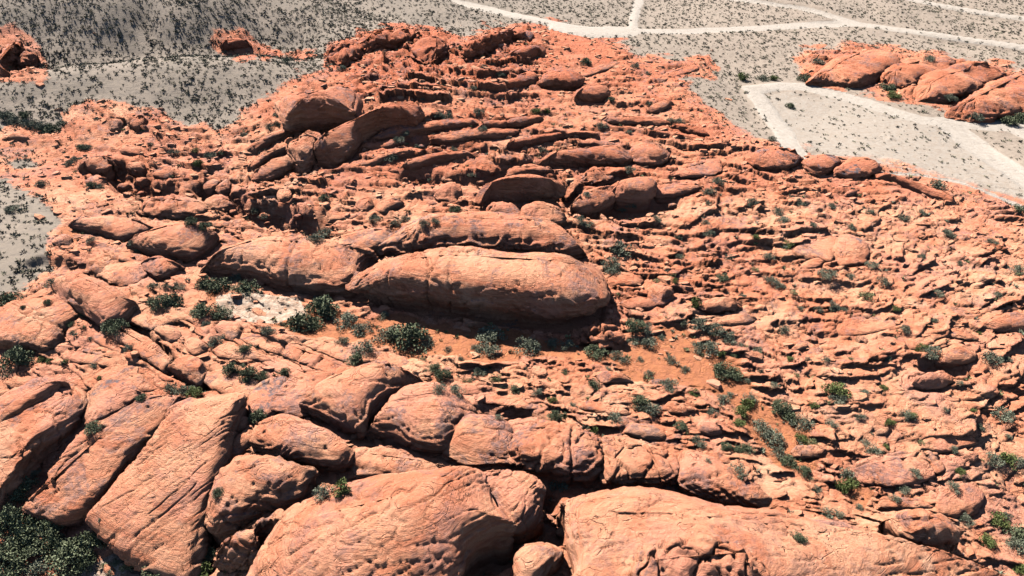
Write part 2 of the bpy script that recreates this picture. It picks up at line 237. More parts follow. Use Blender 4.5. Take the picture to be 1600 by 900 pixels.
('boulder','the cracked loaf boulder','loaf shaped boulder cracked in two above a shadowed gully',2.8,2.5,[(182,236),(190,227),(215,226),(227,234),(222,244),(198,243)],dict(crack=.3)),
('boulder','the tent shaped rock','tent shaped rock with one side black, in the left gully',2.6,2.2,[(195,262),(205,250),(222,246),(230,262),(225,272),(208,270)],dict()),
('boulder','the upright slab pair','upright pair of dark slabs leaning in the left gully',2.2,3,[(238,272),(245,262),(270,262),(278,275),(262,282),(244,280)],dict(crack=.4,varn=1)),
('boulder','the beak shaped boulder','beak shaped boulder with a long slanting shadow on the far left',3.6,2.4,[(6,220),(14,209),(28,205),(44,212),(47,221),(30,223)],dict(uc=.3,rough=.6)),
('boulder','the standing stone on the rubble slope','single standing stone rising from the rubble slope at left',4.2,2.5,[(203,200),(208,184),(222,177),(231,184),(228,199),(216,208)],dict(uc=.05)),
('boulder','the broken tooth','dark broken tooth of rock left of the standing stone',3.0,2.6,[(168,200),(172,186),(190,180),(198,190),(190,205),(175,208)],dict(rough=1.8,crack=.5)),
('boulder','the first gully block','block at the left rim of the black central gully',3.2,2.5,[(318,285),(330,276),(345,282),(344,296),(330,302),(318,298)],dict()),
('boulder','the second gully block','oval block in the middle of the black central gully',3.2,2.5,[(335,296),(352,279),(363,286),(360,300),(345,306)],dict()),
('boulder','the third gully block','large dark block lower in the black central gully',3.6,2.7,[(318,318),(330,302),(352,304),(368,318),(352,332),(328,334)],dict()),
('boulder','the cube at the gully mouth','cube shaped block casting a wide shadow at the mouth of the central gully',4.0,4.5,[(428,308),(434,292),(450,288),(458,298),(458,316),(442,324)],dict(uc=.15)),
('boulder','the small gully stone','small rounded stone below the gully mouth',1.8,2.4,[(325,350),(340,342),(360,346),(362,356),(340,360)],dict()),
('boulder','the twin stone in the hollow','small knobbly stone beside a bush in the hollow under the gully',1.8,2.4,[(248,362),(255,353),(266,356),(268,366),(256,369)],dict()),
# left end of the ridge
('sandstone_dome','the elbow dome','great smooth elbow shaped dome with a shaded belly at the left end of the ridge',6.4,2.5,[(498,248),(502,215),(525,190),(560,174),(610,166),(652,172),(645,192),(605,204),(570,222),(552,245),(525,260),(505,258)],dict(rough=.9,uc=.18,deep=2.2,hs=.8,varn=.9,crack=.2)),
('cave_outcrop','the cave outcrop','outcrop with a big black cave under its brow above the elbow dome',6.0,3.4,[(432,180),(440,160),(480,148),(525,146),(565,152),(562,168),(530,185),(500,205),(455,205)],dict(uc=.5,deep=.75,hs=1.15,rough=1.1,lean=0)),
('sandstone_ledge','the stepped ledges left of the elbow dome','stepped tilted ledges left of the elbow dome',3.4,2.8,[(385,262),(395,245),(430,230),(455,222),(460,236),(430,250),(400,268)],dict(lam=.4)),
('sandstone_ledge','the highest stepped ledge','upper ragged ledge below the cave outcrop, dark grooves along it',3.6,2.8,[(384,240),(390,222),(430,205),(452,198),(458,212),(430,226),(398,242)],dict(lam=.35)),
('sandstone_dome','the log shaped dome','log shaped dome with a shaded underside left of the elbow dome',3.8,2.5,[(392,280),(402,262),(440,244),(466,238),(470,258),(450,272),(420,285),(400,286)],dict(uc=.15)),
('sandstone_dome','the crumpled dome','crumpled dome between the log shaped dome and the elbow dome',4.4,2.6,[(452,240),(460,215),(485,204),(503,208),(498,245),(482,272),(464,270)],dict(rough=1.6,crack=.3)),
# ledges of the ridge
('sandstone_ledge','the longest ridge ledge','longest smooth ledge of the ridge, running right from the elbow dome',3.4,2.6,[(572,216),(600,198),(680,186),(740,182),(748,196),(700,204),(650,212),(600,220)],dict(k=.5)),
('sandstone_ledge','the split ledge','ledge split by one vertical joint with a black face near the ridge centre',3.0,3.0,[(744,197),(760,186),(800,182),(850,178),(848,192),(800,202),(750,203)],dict(k=.5,uc=.2,joints=[(792,180,793,204)])),
('sandstone_ledge','the lower split ledge','short bright ledge with a notch below the split ledge',2.6,3.0,[(668,216),(700,204),(760,200),(808,200),(805,214),(760,218),(700,224)],dict(k=.5,uc=.15)),
('sandstone_ledge','the diagonal ledge','thin ledge climbing to the right below the split ledge',2.6,2.8,[(790,226),(830,212),(880,206),(900,214),(860,224),(810,232)],dict(k=.5,uc=.2)),
('sandstone_ledge','the coiled ledge','ledge coiled above a stack of thin shadowed layers',2.8,2.6,[(622,262),(640,248),(690,238),(735,238),(740,248),(690,256),(650,266)],dict(k=.5,uc=.2)),
('sandstone_ledge','the left ridge bench','low bench below the elbow dome with scattered shrubs',2.4,2.8,[(556,262),(570,248),(615,236),(650,232),(650,242),(610,252),(575,266)],dict(k=.5)),
('sandstone_ledge','the small dark rimmed ledge','small dark rimmed ledge left of the coiled ledge',2.2,2.6,[(560,232),(575,222),(612,218),(625,224),(600,234)],dict(k=.5)),
('sandstone_dome','the flat topped dome row','flat topped dome with a long black foot right of the ridge centre',4.2,3.0,[(848,258),(868,240),(910,230),(960,226),(984,232),(986,252),(960,262),(900,262)],dict(uc=.2,k=.5,crack=.2)),
('sandstone_dome','the square dome at the row end','square dome right of a black joint at the end of the flat topped row',4.0,3.0,[(985,250),(988,228),(1010,222),(1035,228),(1044,242),(1036,258),(1005,260)],dict(k=.5,crack=.3)),
('boulder','the dark honeycomb boulder','dark honeycombed boulder standing below the flat topped dome row',3.4,2.3,[(900,288),(912,266),(935,259),(955,268),(962,284),(935,292)],dict(rough=1.6,varn=1.4,crack=.5)),
('sandstone_dome','the shaded block above the valley','long block with a fully shaded front above the valley floor',5.0,2.9,[(893,330),(905,305),(930,295),(960,292),(962,318),(935,336),(908,340)],dict(uc=.2,k=.55,rough=1.2)),
('sandstone_dome','the notched dome','dome with deep vertical notches in its right end',4.2,3.1,[(958,318),(962,294),(985,280),(1018,276),(1024,300),(1012,322),(980,324)],dict(uc=.2,k=.5)),
('sandstone_ledge','the ledge right of the notches','pale ledge continuing right of the notched dome',3.0,2.7,[(1020,310),(1024,290),(1070,284),(1110,294),(1080,304),(1045,312)],dict(k=.5,uc=.15)),
('sandstone_slab','the streaked slab','tilted slab with diagonal streaks ending in a black shadow',3.6,2.8,[(1043,275),(1060,262),(1090,252),(1120,248),(1133,256),(1118,274),(1080,278)],dict(k=.5,uc=.2)),
('boulder','the round ridge boulder','rounded boulder between dark gaps below the coiled ledge',3.8,2.5,[(674,308),(682,292),(700,285),(716,290),(722,305),(712,320),(690,318)],dict()),
('sandstone_dome','the hooded overhang','hooded overhang with a wide black cave behind the twin boulders',6.0,3.0,[(748,312),(765,288),(800,276),(835,274),(865,284),(878,300),(868,314),(820,318),(770,318)],dict(uc=.5,deep=.75,hs=1.1,lean=0)),
('sandstone_ledge','the ragged brow','ragged brow of rock above the hooded overhang',3.6,2.7,[(778,278),(800,262),(840,256),(865,262),(872,272),(840,276),(800,282)],dict(uc=.2,rough=1.4)),
('boulder','the dark block left of the overhang','dark reddish block left of the hooded overhang',2.8,2.7,[(556,325),(562,308),(578,305),(585,318),(580,332),(566,334)],dict(varn=1.3,tone=.2)),
('sandstone_ledge','the tan knob left of the overhang','tan knob with a shaded right end near the dark reddish block',2.8,2.6,[(585,330),(595,312),(620,308),(632,318),(615,330),(598,338)],dict()),
('sandstone_ledge','the low nose by the bushes','low pointed nose of rock between bushes left of the overhang',2.0,2.5,[(510,345),(525,332),(560,328),(575,338),(545,346)],dict()),
# upper right part of the ridge
('sandstone_dome','the sloping loaf','sloping loaf shaped rock high on the ridge, dark right end',4.2,2.5,[(778,140),(800,125),(826,111),(838,115),(840,130),(815,138),(795,142)],dict(uc=.15)),
('sandstone_dome','the hatched dome','dome with fine hatched lines right of the sloping loaf',4.4,2.6,[(840,128),(850,114),(880,108),(905,112),(912,128),(900,140),(870,138),(848,138)],dict(uc=.15)),
('sandstone_dome','the square nosed dome','square nosed dome with a black right side near the top of the ridge',4.4,2.6,[(898,155),(905,142),(930,130),(948,138),(950,155),(935,160),(912,160)],dict(uc=.2)),
('sandstone_ledge','the black rimmed ridge crest','long crest with a black rim left of the desert edge',3.0,2.5,[(935,192),(948,182),(1000,180),(1045,190),(1050,200),(1010,198),(960,196)],dict(uc=.3)),
('sandstone_ledge','the dark ended crest','short red crest with a dark end right of the black rimmed crest',2.6,2.5,[(1046,200),(1056,192),(1085,196),(1110,210),(1100,215),(1070,208)],dict(uc=.2,tone=.3)),
('sandstone_slab','the tilted leaves','tilted rock leaves fanning out at the desert edge',2.6,2.5,[(1025,124),(1050,110),(1085,100),(1088,110),(1060,120),(1035,127)],dict(k=.6,uc=.1)),
('sandstone_dome','the small eye shaped rock','small eye shaped rock with dark rings on the ridge right',2.8,2.4,[(1010,175),(1020,163),(1040,158),(1052,162),(1040,172),(1022,178)],dict(rough=1.4)),
('sandstone_slab','the long slanting slab','long slanting slab below the upper road end',2.4,2.5,[(908,116),(930,104),(960,96),(965,102),(935,114),(915,120)],dict(k=.6)),
('sandstone_dome','the orange hill shoulder','smooth orange shoulder of rock near the top of the ridge',3.6,2.3,[(797,90),(805,76),(830,70),(850,74),(842,86),(825,96),(808,98)],dict(rough=.6,tone=.3)),
('red_cliff','the dark red cliff','dark red broken cliff at the top left of the ridge',5.0,2.6,[(512,98),(522,76),(560,62),(600,52),(640,50),(660,58),(640,74),(590,84),(550,104),(530,108)],dict(rough=3.0,tone=.4,crack=.8,lump=.4,deep=3,hs=.8)),
('red_cliff','the middle red cliff','middle block of dark red broken cliffs, reaching the grey hillside',4.6,2.6,[(640,80),(655,60),(690,58),(704,72),(700,92),(680,104),(655,104)],dict(rough=3.0,tone=.4,crack=.8,lump=.4,deep=3,hs=.8)),
('red_cliff','the peaked red cliff','peaked red cliff below the upper dirt road',5.4,2.4,[(722,82),(740,66),(775,50),(806,44),(822,52),(800,68),(770,84),(742,92)],dict(rough=2.8,tone=.4,crack=.6,lump=.35,deep=2.6)),
('boulder','the dark cap','dark capped block right of the peaked red cliff',3.6,2.5,[(808,60),(815,50),(830,48),(836,58),(828,66),(814,66)],dict(varn=1.5,tone=.5)),
# right rim
('sandstone_dome','the left head of the rim','left of three varnished heads along the right rim of the rocks',3.8,2.6,[(1168,256),(1180,236),(1210,230),(1238,236),(1252,250),(1235,264),(1195,266)],dict(varn=1.5,uc=.15,rough=1.3)),
('sandstone_dome','the middle head of the rim','middle of three varnished heads along the right rim',3.4,2.6,[(1256,262),(1262,247),(1290,242),(1314,250),(1304,268),(1275,274)],dict(varn=1.6,uc=.15)),
('sandstone_dome','the right head of the rim','right of three varnished heads along the rim, split by a black notch',3.4,2.6,[(1306,272),(1322,250),(1352,248),(1374,258),(1376,270),(1345,280)],dict(varn=1.6,uc=.15)),
('sandstone_ridge','the thin tail of the rim','thin red tail of rock running down right from the rim heads',2.4,2.4,[(1365,272),(1400,272),(1450,290),(1500,312),(1485,322),(1430,300)],dict(tone=.2,k=.6)),
('sandstone_slab','the split block on the right slope','large split block with a black fissure in the middle of the right slope',3.0,3.2,[(1238,394),(1258,376),(1285,368),(1304,370),(1302,398),(1290,412),(1252,404)],dict(k=.5,uc=.1)),
('sandstone_slab','the block right of the fissure','varnished block just right of the black fissure on the right slope',2.8,3.0,[(1307,412),(1308,372),(1330,366),(1352,382),(1356,402),(1340,416)],dict(k=.5,varn=1.2)),
('sandstone_ledge','the bun under the split block','bun shaped ledge under the split block',1.8,2.6,[(1246,418),(1256,404),(1280,402),(1292,412),(1280,422),(1258,424)],dict()),
('boulder','the dark ledge left of the split block','dark undercut ledge up and left of the split block',2.0,2.5,[(1198,378),(1205,364),(1235,358),(1256,360),(1240,370),(1215,382)],dict(uc=.2)),
('boulder','the gargoyle rock','hooded rock with black folds beside a tall shrub right of the valley',2.6,2.3,[(1086,482),(1095,466),(1120,462),(1145,470),(1168,482),(1150,490),(1120,494),(1095,492)],dict(uc=.35,rough=1.5)),
('sandstone_ledge','the smooth ledge under the gargoyle','smooth curved ledge under the gargoyle rock',1.6,2.6,[(1098,506),(1120,494),(1165,488),(1185,500),(1165,510),(1120,512)],dict()),
('boulder','the round boulder on the right slope','big round boulder with a black right side on the right slope',3.0,2.5,[(1458,566),(1466,546),(1490,535),(1516,536),(1528,550),(1520,568),(1490,574)],dict(rough=.7,uc=.15)),
('sandstone_slab','the varnished roof slab','roof like slab with a grey patch overhanging the round boulder on the right slope',2.4,2.8,[(1405,542),(1430,524),(1465,514),(1505,516),(1524,532),(1500,534),(1470,532),(1440,548)],dict(varn=1.6,uc=.3,k=.8)),
('boulder','the shark nose rock','shark nose shaped rock with a black triangular face on the right slope',2.8,2.5,[(1422,606),(1435,588),(1462,576),(1482,582),(1486,602),(1468,614),(1440,614)],dict(uc=.3)),
('boulder','the hump at the right edge','low hump at the right edge of the slope, above the round boulder',3.0,2.4,[(1535,512),(1550,496),(1580,488),(1610,490),(1610,516),(1570,522)],dict(rough=.8)),
('sandstone_slab','the flat pale slab','flat pale slab, smoothest on the right slope',1.1,3.4,[(1300,512),(1318,498),(1360,494),(1400,500),(1392,514),(1345,524),(1310,522)],dict(rough=.4,k=.4)),
('sandstone_slab','the jointed slab','wide pale slab cut by one long diagonal joint low on the right slope',1.6,3.2,[(1335,745),(1345,718),(1400,704),(1452,706),(1468,735),(1440,752),(1385,760)],dict(rough=.8,k=.4,joints=[(1445,700,1470,760)])),
('sandstone_slab','the slab with a black keyhole','slab with a black keyhole notch low on the right slope',1.6,2.8,[(1440,700),(1455,682),(1500,670),(1525,680),(1520,696),(1480,708)],dict(uc=.2,k=.5)),
('sandstone_slab','the corner slab','square cornered slab ending at a diagonal crack above the big oval boulder',1.8,3.2,[(1465,795),(1480,765),(1520,755),(1535,780),(1525,800),(1495,808)],dict(k=.4)),
('sandstone_ledge','the pale bench above the oval boulder','pale bench just above the big oval boulder',1.4,2.8,[(1362,795),(1380,780),(1430,775),(1455,785),(1460,796),(1400,796)],dict()),
('boulder','the layered stub','layered reddish stub beside shrubs in the lower right sand',1.6,2.6,[(1235,708),(1250,694),(1285,692),(1300,704),(1285,716),(1250,718)],dict(rough=1.4)),
('boulder','the small dome above the purple top','small rounded stone with layered side above the lower ridge',1.8,2.4,[(708,612),(716,600),(736,596),(752,602),(756,614),(740,620),(720,620)],dict()),
('sandstone_slab','the flat lid','flat rock lid with a black slot beneath, above the lower ridge',1.4,3.2,[(752,628),(760,615),(800,616),(835,628),(845,640),(800,636)],dict(uc=.3,k=.9)),
('boulder','the crest above the shrubs','sharp crested rock over a black hollow above the lower ridge',1.8,2.3,[(930,590),(938,576),(960,580),(985,588),(992,600),(960,602),(940,602)],dict(uc=.3)),
('sandstone_ledge','the cave ledge','ledge with a long black slot just above the ringed block',1.8,2.5,[(968,682),(975,664),(1010,662),(1040,678),(1035,692),(1000,690)],dict(uc=.35)),
('sandstone_ledge','the low wall','low wall of jointed rock above the jointed block',1.5,2.7,[(902,640),(908,626),(950,628),(985,640),(980,652),(940,648)],dict(rough=1.3)),
('boulder','the shadowed pair','pair of rough stones with black shadows right of the lower ridge top',1.6,2.5,[(1030,640),(1045,628),(1075,630),(1090,645),(1070,652),(1045,650)],dict(rough=1.6,crack=.5,uc=.25)),
('boulder','the hooked stone','hooked stone with black shadow left of the green bush cluster',1.6,2.5,[(1085,668),(1095,655),(1120,662),(1135,678),(1115,686),(1092,682)],dict(uc=.2)),
('boulder','the loaf below the green bushes','loaf shaped stone right above the last dome of the lower ridge',1.6,2.5,[(1090,716),(1100,704),(1130,706),(1148,722),(1125,730),(1100,726)],dict(rough=1.2)),
# outlying outcrops
('sandstone_dome','the left knoll of the far outcrop','left knoll of the far orange outcrop on the right',4.0,2.5,[(1268,128),(1285,104),(1330,88),(1375,84),(1395,96),(1385,120),(1345,134),(1300,132)],dict(rough=1.7,deep=3.2,lump=.4,crack=.5,hs=.62)),
('sandstone_dome','the middle knoll of the far outcrop','middle knoll of the far orange outcrop, diagonal dark grooves',4.0,2.4,[(1378,130),(1392,106),(1430,92),(1480,94),(1478,112),(1440,128),(1400,138)],dict(rough=1.7,deep=3.4,lump=.4,crack=.5,hs=.62)),
('sandstone_dome','the shaded knoll of the far outcrop','knoll with a dark hollow in the far orange outcrop',4.2,2.4,[(1428,152),(1445,128),(1480,112),(1530,108),(1560,120),(1535,140),(1490,156),(1450,158)],dict(rough=1.7,deep=3.4,lump=.4,crack=.5,hs=.62)),
('sandstone_dome','the right knoll of the far outcrop','large smooth right knoll of the far outcrop, cut by the frame edge',4.6,2.4,[(1490,178),(1520,150),(1570,126),(1640,122),(1650,176),(1590,182),(1530,186)],dict(rough=1.7,deep=3.2,lump=.4,crack=.5,hs=.62)),
('layered_butte','the little layered butte','little layered red butte standing alone on the crest of the grey hill',5.0,2.8,[(344,78),(348,64),(368,56),(390,62),(398,76),(378,82),(355,82)],dict(rough=1.6,tone=.4,lam=.8,uc=.2,deep=2.2)),
('boulder','the dark red stone on the grey hill','small dark red stone right of the little layered butte',3.0,2.4,[(412,90),(418,81),(430,79),(436,88),(425,94)],dict(tone=.7)),
('boulder','the pale red patch rock','low pale red rock between the butte and the red cliffs',1.8,2.4,[(462,92),(468,84),(480,84),(486,90),(475,96)],dict(tone=.1)),
('red_cliff','the far left red crag','red crag on the far left edge below the grey hillside',5.4,2.4,[(-10,112),(0,84),(20,66),(34,70),(32,90),(20,110)],dict(rough=2.2,tone=.3,crack=.5,deep=3)),
('red_cliff','the second far left crag','lower broken crag beside the far left one',4.0,2.4,[(22,108),(30,88),(46,76),(60,86),(60,104),(42,110)],dict(rough=2.2,tone=.2,crack=.5,deep=3)),
]
ROCKS = []
for nm, sh, lb, H_, e_, pts_, o_ in RK:
    ROCKS.append(dict(name=nm, short=sh, label=lb, H=H_, e=e_, pts=pts_, cat=nm.replace('_', ' '), **o_))
    if 'dome' in nm: cc_ = np.mean(pts_, 0); ROCKS[-1]['pts'] = [tuple(cc_+(np.array(p_)-cc_)*(1.15 if 'far outcrop' in sh else 1.10)) for p_ in pts_]
    if 'slab' in nm: ROCKS[-1]['hs'] = .5; cc_ = np.mean(pts_, 0); ROCKS[-1]['pts'] = [tuple(cc_+(np.array(p_)-cc_)*1.13) for p_ in pts_]


# ---------------------------------------------------------------- materials
def new_mat(name):
    m = bpy.data.materials.new(name); m.use_nodes = True
    nt = m.node_tree; b = nt.nodes["Principled BSDF"]; b.inputs["Specular IOR Level"].default_value = 0.2
    return m, nt, b
class NB:
    def __init__(s, nt): s.nt = nt
    def n(s, t, **k):
        o = s.nt.nodes.new(t)
        for a, v in k.items(): setattr(o, a, v)
        return o
    def l(s, a, b): s.nt.links.new(a, b)
    def noise(s, vec, sc, det=5, rough=.55, dist=0):
        o = s.n("ShaderNodeTexNoise"); o.inputs["Scale"].default_value = sc; o.inputs["Detail"].default_value = det
        o.inputs["Roughness"].default_value = rough; o.inputs["Distortion"].default_value = dist; s.l(vec, o.inputs["Vector"]); return o.outputs["Fac"]
    def ramp(s, f, a, b, lo=0., hi=1.):
        o = s.n("ShaderNodeMapRange"); o.interpolation_type = 'SMOOTHSTEP'
        for i, v in zip((1, 2, 3, 4), (a, b, lo, hi)): o.inputs[i].default_value = v
        s.l(f, o.inputs[0]); return o.outputs[0]
    def mix(s, f, a, b):
        o = s.n("ShaderNodeMix", data_type='RGBA')
        if isinstance(f, float): o.inputs[0].default_value = f
        else: s.l(f, o.inputs[0])
        for i, c in ((6, a), (7, b)):
            if isinstance(c, tuple): o.inputs[i].default_value = (*c, 1)
            else: s.l(c, o.inputs[i])
        return o.outputs[2]
    def math(s, op, a, b=None):
        o = s.n("ShaderNodeMath", operation=op)
        for i, c in enumerate((a, b)):
            if c is None: continue
            if isinstance(c, (int, float)): o.inputs[i].default_value = c
            else: s.l(c, o.inputs[i])
        return o.outputs[0]
    def mapping_c(s, f):
        o = s.n('ShaderNodeCombineXYZ')
        for k in range(3): s.l(f, o.inputs[k])
        return o.outputs[0]
    def mapping(s, vec, rot, sc):
        o = s.n("ShaderNodeMapping"); o.inputs["Rotation"].default_value = rot; o.inputs["Scale"].default_value = sc; s.l(vec, o.inputs[0]); return o.outputs[0]
def rock_colour(B, pos, tone, varn):
    """returns colour and relief height of the sandstone"""
    bands = B.noise(B.mapping(pos, (.35, -.12, .2), (.12, .12, 2.2)), 1.0, 6, .6, .6)
    big = B.noise(pos, .16, 4, .6)
    c = B.mix(B.ramp(bands, .38, .62), (.565, .27, .155), (.47, .17, .088))
    c = B.mix(B.ramp(big, .50, .64), c, (.545, .235, .148))
    c = B.mix(B.ramp(big, .46, .36), c, (.59, .30, .18))
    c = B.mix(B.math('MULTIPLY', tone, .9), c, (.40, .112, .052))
    sm = B.noise(pos, .8, 6, .65)
    c = B.mix(B.ramp(sm, .52, .68, 0, .55), c, (.42, .16, .085))
    sp = B.noise(pos, 3.2, 6, .75); c = B.mix(B.ramp(sp, .57, .68, 0, .4), c, (.26, .11, .07))
    c = B.mix(B.ramp(sp, .44, .33, 0, .4), c, (.62, .40, .27))
    v = B.math('MULTIPLY', B.ramp(B.noise(pos, .33, 6, .68, .5), .505, .585), B.ramp(B.noise(pos, 2.3, 4, .7), .35, .6))
    geo = B.n("ShaderNodeNewGeometry"); sep = B.n("ShaderNodeSeparateXYZ"); B.l(geo.outputs["Normal"], sep.inputs[0])
    v = B.math('MULTIPLY', v, B.ramp(sep.outputs[2], .45, .85)); v = B.math('MULTIPLY', v, varn)
    c = B.mix(B.math('MULTIPLY', v, .8), c, (0.129, 0.099, 0.102))
    s1 = B.noise(B.mapping(pos, (.5, -.35, .3), (.3, .3, 12)), 1.0, 5, .6, .5)
    s2 = B.noise(B.mapping(pos, (-.55, .3, -.5), (.33, .33, 13)), 1.0, 5, .6, .5)
    sel = B.ramp(B.noise(pos, .25, 2), .44, .56)
    mx = B.n("ShaderNodeMix"); B.l(sel, mx.inputs[0]); B.l(s1, mx.inputs[2]); B.l(s2, mx.inputs[3])
    h = B.math('ADD', B.math('MULTIPLY', mx.outputs[0], .9), B.math('MULTIPLY', B.noise(pos, 1.8, 10, .76), 1.5))
    nz = B.noise(pos, .9, 3, .6)
    vp = B.n("ShaderNodeVectorMath", operation='ADD'); B.l(B.mapping(pos, (.3, -.2, .5), (.28, .5, 1.1)), vp.inputs[0]); B.l(B.mapping_c(nz), vp.inputs[1])
    vo = B.n("ShaderNodeTexVoronoi"); vo.feature = 'DISTANCE_TO_EDGE'; vo.inputs["Scale"].default_value = 1.0; B.l(vp.outputs[0], vo.inputs["Vector"])
    ck = B.math('MULTIPLY', B.ramp(vo.outputs["Distance"], 0., .022, 1., 0.), B.ramp(B.noise(pos, .3, 3), .56, .64))
    h = B.math('SUBTRACT', h, B.math('MULTIPLY', ck, 1.1))
    ln = B.noise(B.mapping(pos, (.45, -.25, .7), (.25, .25, 3.2)), 1.0, 3, .5, .8)
    lk = B.ramp(B.math('ABSOLUTE', B.math('SUBTRACT', ln, .5)), 0., .018, 1., 0.)
    lk = B.math('MULTIPLY', lk, B.ramp(B.noise(pos, .55, 3), .45, .6))
    h = B.math('SUBTRACT', h, B.math('MULTIPLY', lk, .6))
    return c, h
def make_rock_mat():
    m, nt, b = new_mat("red_sandstone"); B = NB(nt)
    geo = B.n("ShaderNodeNewGeometry"); pos = geo.outputs["Position"]
    t = B.n("ShaderNodeAttribute", attribute_name="tone"); va = B.n("ShaderNodeAttribute", attribute_name="varnish")
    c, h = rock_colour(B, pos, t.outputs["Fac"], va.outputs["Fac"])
    B.l(c, b.inputs["Base Color"]); b.inputs["Roughness"].default_value = .9
    bu = B.n("ShaderNodeBump"); bu.inputs["Strength"].default_value = 1.0; bu.inputs["Distance"].default_value = .22
    B.l(h, bu.inputs["Height"]); B.l(bu.outputs[0], b.inputs["Normal"]); return m
def make_ground_mat():
    m, nt, b = new_mat("desert_surface"); B = NB(nt)
    geo = B.n("ShaderNodeNewGeometry"); pos = geo.outputs["Position"]
    A = lambda n: B.n("ShaderNodeAttribute", attribute_name=n).outputs["Fac"]
    c, h = rock_colour(B, pos, A("tone"), A("varnish"))
    n1 = B.noise(pos, .12, 5, .6); n2 = B.noise(pos, 1.5, 6, .7); n3 = B.noise(pos, 6, 4, .7)
    d = B.mix(B.ramp(n1, .35, .65), (.225, .178, .138), (.18, .145, .112))
    d = B.mix(B.ramp(n2, .4, .7, 0, .7), d, (.12, .10, .085))
    d = B.mix(B.ramp(n3, .5, .75, 0, .5), d, (.235, .19, .152))
    d = B.mix(A("warm"), d, B.mix(B.ramp(n2, .3, .7), (.27, .218, .172), (.205, .158, .122)))
    s = B.mix(B.ramp(n2, .3, .7), (.40, .15, .065), (.33, .12, .06))
    s = B.mix(B.ramp(n3, .55, .75, 0, .6), s, (.40, .20, .12))
    r = B.mix(B.ramp(n2, .3, .7), (.34, .295, .25), (.27, .23, .19))
    p = B.mix(B.ramp(n2, .35, .6), (.50, .39, .30), (.36, .235, .165))
    # soft, broken borders
    def brk(a): 
        return B.ramp(B.math('ADD', a, B.math('MULTIPLY', B.math('SUBTRACT', n2, .5), .7)), .4, .6)
    col = B.mix(brk(A("rock")), d, c)
    col = B.mix(brk(A("sand")), col, s)
    col = B.mix(brk(A("pale")), col, p)
    col = B.mix(brk(A("road")), col, r)
    B.l(col, b.inputs["Base Color"]); b.inputs["Roughness"].default_value = .95
    hh = B.math('MULTIPLY', h, B.ramp(A("rock"), .2, .8, .25, 1.))
    bu = B.n("ShaderNodeBump"); bu.inputs["Strength"].default_value = 1.0; bu.inputs["Distance"].default_value = .22
    B.l(hh, bu.inputs["Height"]); B.l(bu.outputs[0], b.inputs["Normal"]); return m
ROCKM = make_rock_mat(); GROUNDM = make_ground_mat()
def plant_mat(name, c1, c2):
    m, nt, b = new_mat(name); B = NB(nt)
    geo = B.n("ShaderNodeNewGeometry")
    n = B.noise(geo.outputs["Position"], 3.0, 3)
    rp = B.ramp(geo.outputs["Random Per Island"], 0, 1)
    c = B.mix(rp, c1, c2); c = B.mix(B.ramp(n, .35, .65, 0, .5), c, tuple(.6*x for x in c1))
    B.l(c, b.inputs["Base Color"]); b.inputs["Roughness"].default_value = .7; return m
LEAF = {'d': plant_mat("dark_green_leaves", (.10, .12, .06), (.19, .205, .115)), 'g': plant_mat("grey_green_leaves", (.15, .165, .105), (.27, .275, .19)),
        'b': plant_mat("bright_green_leaves", (.10, .13, .035), (.19, .21, .07)), 'l': plant_mat("yellow_green_leaves", (.21, .21, .09), (.33, .31, .15))}
SCRUBM = plant_mat("dry_scrub_leaves", (.13, .12, .075), (.27, .24, .155))
WOOD = plant_mat("grey_bark", (.16, .12, .09), (.25, .2, .15))

# ---------------------------------------------------------------- mesh helpers
def link_mesh(name, V, Q, mats, attrs=None, parent=None, smooth=True):
    me = bpy.data.meshes.new(name); V = np.asarray(V, np.float32); Q = np.asarray(Q, np.int32)
    k = Q.shape[1]
    me.vertices.add(len(V)); me.vertices.foreach_set("co", V.ravel())
    me.loops.add(Q.size); me.loops.foreach_set("vertex_index", Q.ravel())
    me.polygons.add(len(Q)); me.polygons.foreach_set("loop_start", np.arange(0, Q.size, k, dtype=np.int32))
    me.polygons.foreach_set("use_smooth", np.full(len(Q), smooth))
    me.update(calc_edges=True)
    if attrs:
        for a, v in attrs.items():
            at_ = me.attributes.new(a, 'FLOAT', 'POINT'); at_.data.foreach_set("value", np.asarray(v, np.float32).ravel())
    me.materials.append(mats)
    o = bpy.data.objects.new(name, me); COL.objects.link(o)
    if parent: o.parent = parent
    return o
def tag(o, label=None, cat=None, group=None, kind=None):
    if label: o['label'] = label
    if cat: o['category'] = cat
    if group: o['group'] = group
    if kind: o['kind'] = kind
    return o

# ---------------------------------------------------------------- rock formations
def smooth_closed(P, n):
    P = np.array(P, float); m = len(P); out = []
    for i in range(m):
        p0, p1, p2, p3 = P[i-1], P[i], P[(i+1) % m], P[(i+2) % m]
        for t in np.linspace(0, 1, 12, endpoint=False):
            out.append(.5*((2*p1)+(-p0+p2)*t+(2*p0-5*p1+4*p2-p3)*t*t+(-p0+3*p1-3*p2+p3)*t**3))
    out = np.array(out); L = np.r_[0, np.cumsum(np.linalg.norm(np.roll(out, -1, 0)-out, axis=1))]
    out = np.vstack([out, out[:1]]); s = np.linspace(0, L[-1], n, endpoint=False)
    return np.c_[np.interp(s, L, out[:, 0]), np.interp(s, L, out[:, 1])]
def ledge(x, y, z, th, ph, lam, warp=1.2):
    nx, ny, nz = math.sin(th)*math.cos(ph), math.sin(th)*math.sin(ph), math.cos(th)
    s = (x*nx+y*ny+z*nz)/lam + warp*noise(x/2.6, y/2.6, z/2.6)+.35*noise(x/.9, y/.9, z/.9)
    i = np.floor(s); f = s-i
    amp = _T[i.astype(np.int64) & 63, 5, 9]
    return (np.where(f < .78, f/.78, (1-f)/.22)-.5)*(.25+amp)
FOOT = []     # world footprints, to quiet the ground under the rocks
